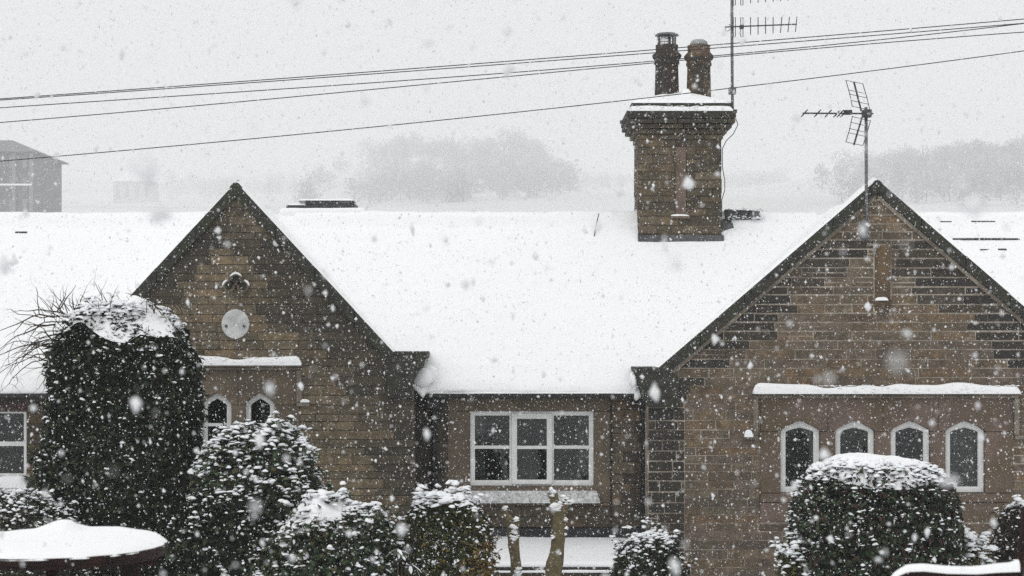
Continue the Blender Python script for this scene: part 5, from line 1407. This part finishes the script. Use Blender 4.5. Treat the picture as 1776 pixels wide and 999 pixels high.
def wood(label, spots, seed):
    r = np.random.RandomState(seed); Vs, Ts, b = [], [], 0
    for (px, Yd, h) in spots:
        x = X(px, Yd); g = float(gz(x, Yd)); rw = h * r.uniform(0.32, 0.5)
        n = 240
        d = r.normal(size=(n, 3)); d /= np.linalg.norm(d, axis=1)[:, None]; q = r.rand(n) ** 0.45
        c = np.array([x, Yd, g + h * 0.5]); P = c + d * q[:, None] * np.array([rw, rw, h * 0.48])
        out = d + r.normal(0, 0.5, (n, 3)) + np.array([0, 0, 0.5]); out /= np.linalg.norm(out, axis=1)[:, None]
        L = r.uniform(0.10, 0.22, n)[:, None] * h * 0.55; s = np.cross(out, r.normal(size=(n, 3))); s /= np.linalg.norm(s, axis=1)[:, None]
        V = np.stack([P - s * 0.45, P + s * 0.45, P + out * L], 1).reshape(-1, 3)
        Vs.append(V); Ts.append(np.arange(n * 3).reshape(-1, 3) + b); b += n * 3
        tr = np.array([[x - .35, Yd, g - 1], [x + .35, Yd, g - 1], [x + .08, Yd, g + h * .8], [x - .08, Yd, g + h * .8], [x, Yd - .35, g - 1], [x, Yd + .35, g - 1], [x, Yd + .08, g + h * .8], [x, Yd - .08, g + h * .8]])
        Vs.append(tr); Ts.append(np.array([[0, 1, 2], [0, 2, 3], [4, 5, 6], [4, 6, 7]]) + b); b += 8
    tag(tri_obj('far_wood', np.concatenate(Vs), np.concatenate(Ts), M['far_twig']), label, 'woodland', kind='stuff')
rr = random.Random(17)
def scatter(n, pa, pb, ya, yb, ha, hb, dens=lambda p: 1):
    out = []
    while len(out) < n:
        p = rr.uniform(pa, pb)
        if rr.random() < dens(p): out.append((p, rr.uniform(ya, yb), rr.uniform(ha, hb)))
    return out
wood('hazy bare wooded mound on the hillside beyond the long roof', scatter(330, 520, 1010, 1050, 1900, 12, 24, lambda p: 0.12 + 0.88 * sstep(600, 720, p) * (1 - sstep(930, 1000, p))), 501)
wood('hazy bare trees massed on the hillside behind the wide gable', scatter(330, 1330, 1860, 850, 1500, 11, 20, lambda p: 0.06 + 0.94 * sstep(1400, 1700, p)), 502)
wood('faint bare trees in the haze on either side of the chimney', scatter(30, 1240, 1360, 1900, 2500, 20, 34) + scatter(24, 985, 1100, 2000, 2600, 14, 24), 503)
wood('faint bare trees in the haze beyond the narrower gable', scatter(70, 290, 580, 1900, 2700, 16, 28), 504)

# ---------------------------------------------------------------- falling snow
def falling_snow(n, x0, x1, y0, y1, z0, z1, seed, big=0.0):
    r = np.random.RandomState(seed)
    P = np.stack([r.uniform(x0, x1, n), r.uniform(y0, y1, n), r.uniform(z0, z1, n)], -1)
    P = P[P[:, 2] > gz(P[:, 0], P[:, 1]) + 0.05]; n = len(P)
    s = np.exp(r.normal(math.log(0.0030), 0.35, n))
    s = np.where(r.rand(n) < 0.07, np.exp(r.normal(math.log(0.0065), 0.35, n)), s)
    s = np.clip(s, 0.0014, 0.015)
    if big: s = r.uniform(0.6, 1.4, n) * big
    o = np.array([[1, 0, 0], [-1, 0, 0], [0, 1, 0], [0, -1, 0], [0, 0, 1], [0, 0, -1]], float)
    v = o[None] * s[:, None, None] * r.uniform(0.55, 1.45, (n, 6, 1)) + r.normal(0, 0.18, (n, 6, 3)) * s[:, None, None]
    fall = np.array([0.16, 0.0, -1.0]); v += fall * (v @ fall)[..., None] * r.uniform(0.0, 0.5, n)[:, None, None]     # flakes hang in ragged clumps, longer along the fall
    v += P[:, None]
    f = np.array([(0, 2, 4), (2, 1, 4), (1, 3, 4), (3, 0, 4), (2, 0, 5), (1, 2, 5), (3, 1, 5), (0, 3, 5)])
    t = f[None] + (np.arange(n) * 6)[:, None, None]
    return v.reshape(-1, 3), t.reshape(-1, 3)
va, ta = falling_snow(165000, -8.8, 8.8, 0.9, 24.1, 0.0, 8.0, 601)
vb, tb = falling_snow(9000, -9.5, 9.5, 24.1, 34, 6.2, 11, 602)
vc, tc_ = falling_snow(620, -3, 3, 1.2, 5.5, 1.8, 5.6, 603, 0.0085)
tag(tri_obj('falling_snow', np.concatenate([va, vb, vc]), np.concatenate([ta, tb + len(va), tc_ + len(va) + len(vb)]), M['flake']), 'snowflakes falling through the air all over the scene', 'snowflakes', kind='stuff')

# ---------------------------------------------------------------- the snowy air
hm = bpy.data.materials.new('snowy_air'); hm.use_nodes = True
t = hm.node_tree; t.nodes.clear(); out = t.nodes.new('ShaderNodeOutputMaterial'); pv = t.nodes.new('ShaderNodeVolumePrincipled')
pv.inputs['Color'].default_value = (0.97, 0.975, 0.98, 1); pv.inputs['Density'].default_value = 0.0008; pv.inputs['Anisotropy'].default_value = 0.0
t.links.new(pv.outputs[0], out.inputs['Volume'])
hz = MB().box(-2600, 2600, -70, 3800, float(gv[:, 2].min()) - 1.5, float(gv[:, 2].max()) + 4).build('haze', hm)
tag(hz, 'pale even snow haze filling the air over the whole place', 'haze', kind='stuff')
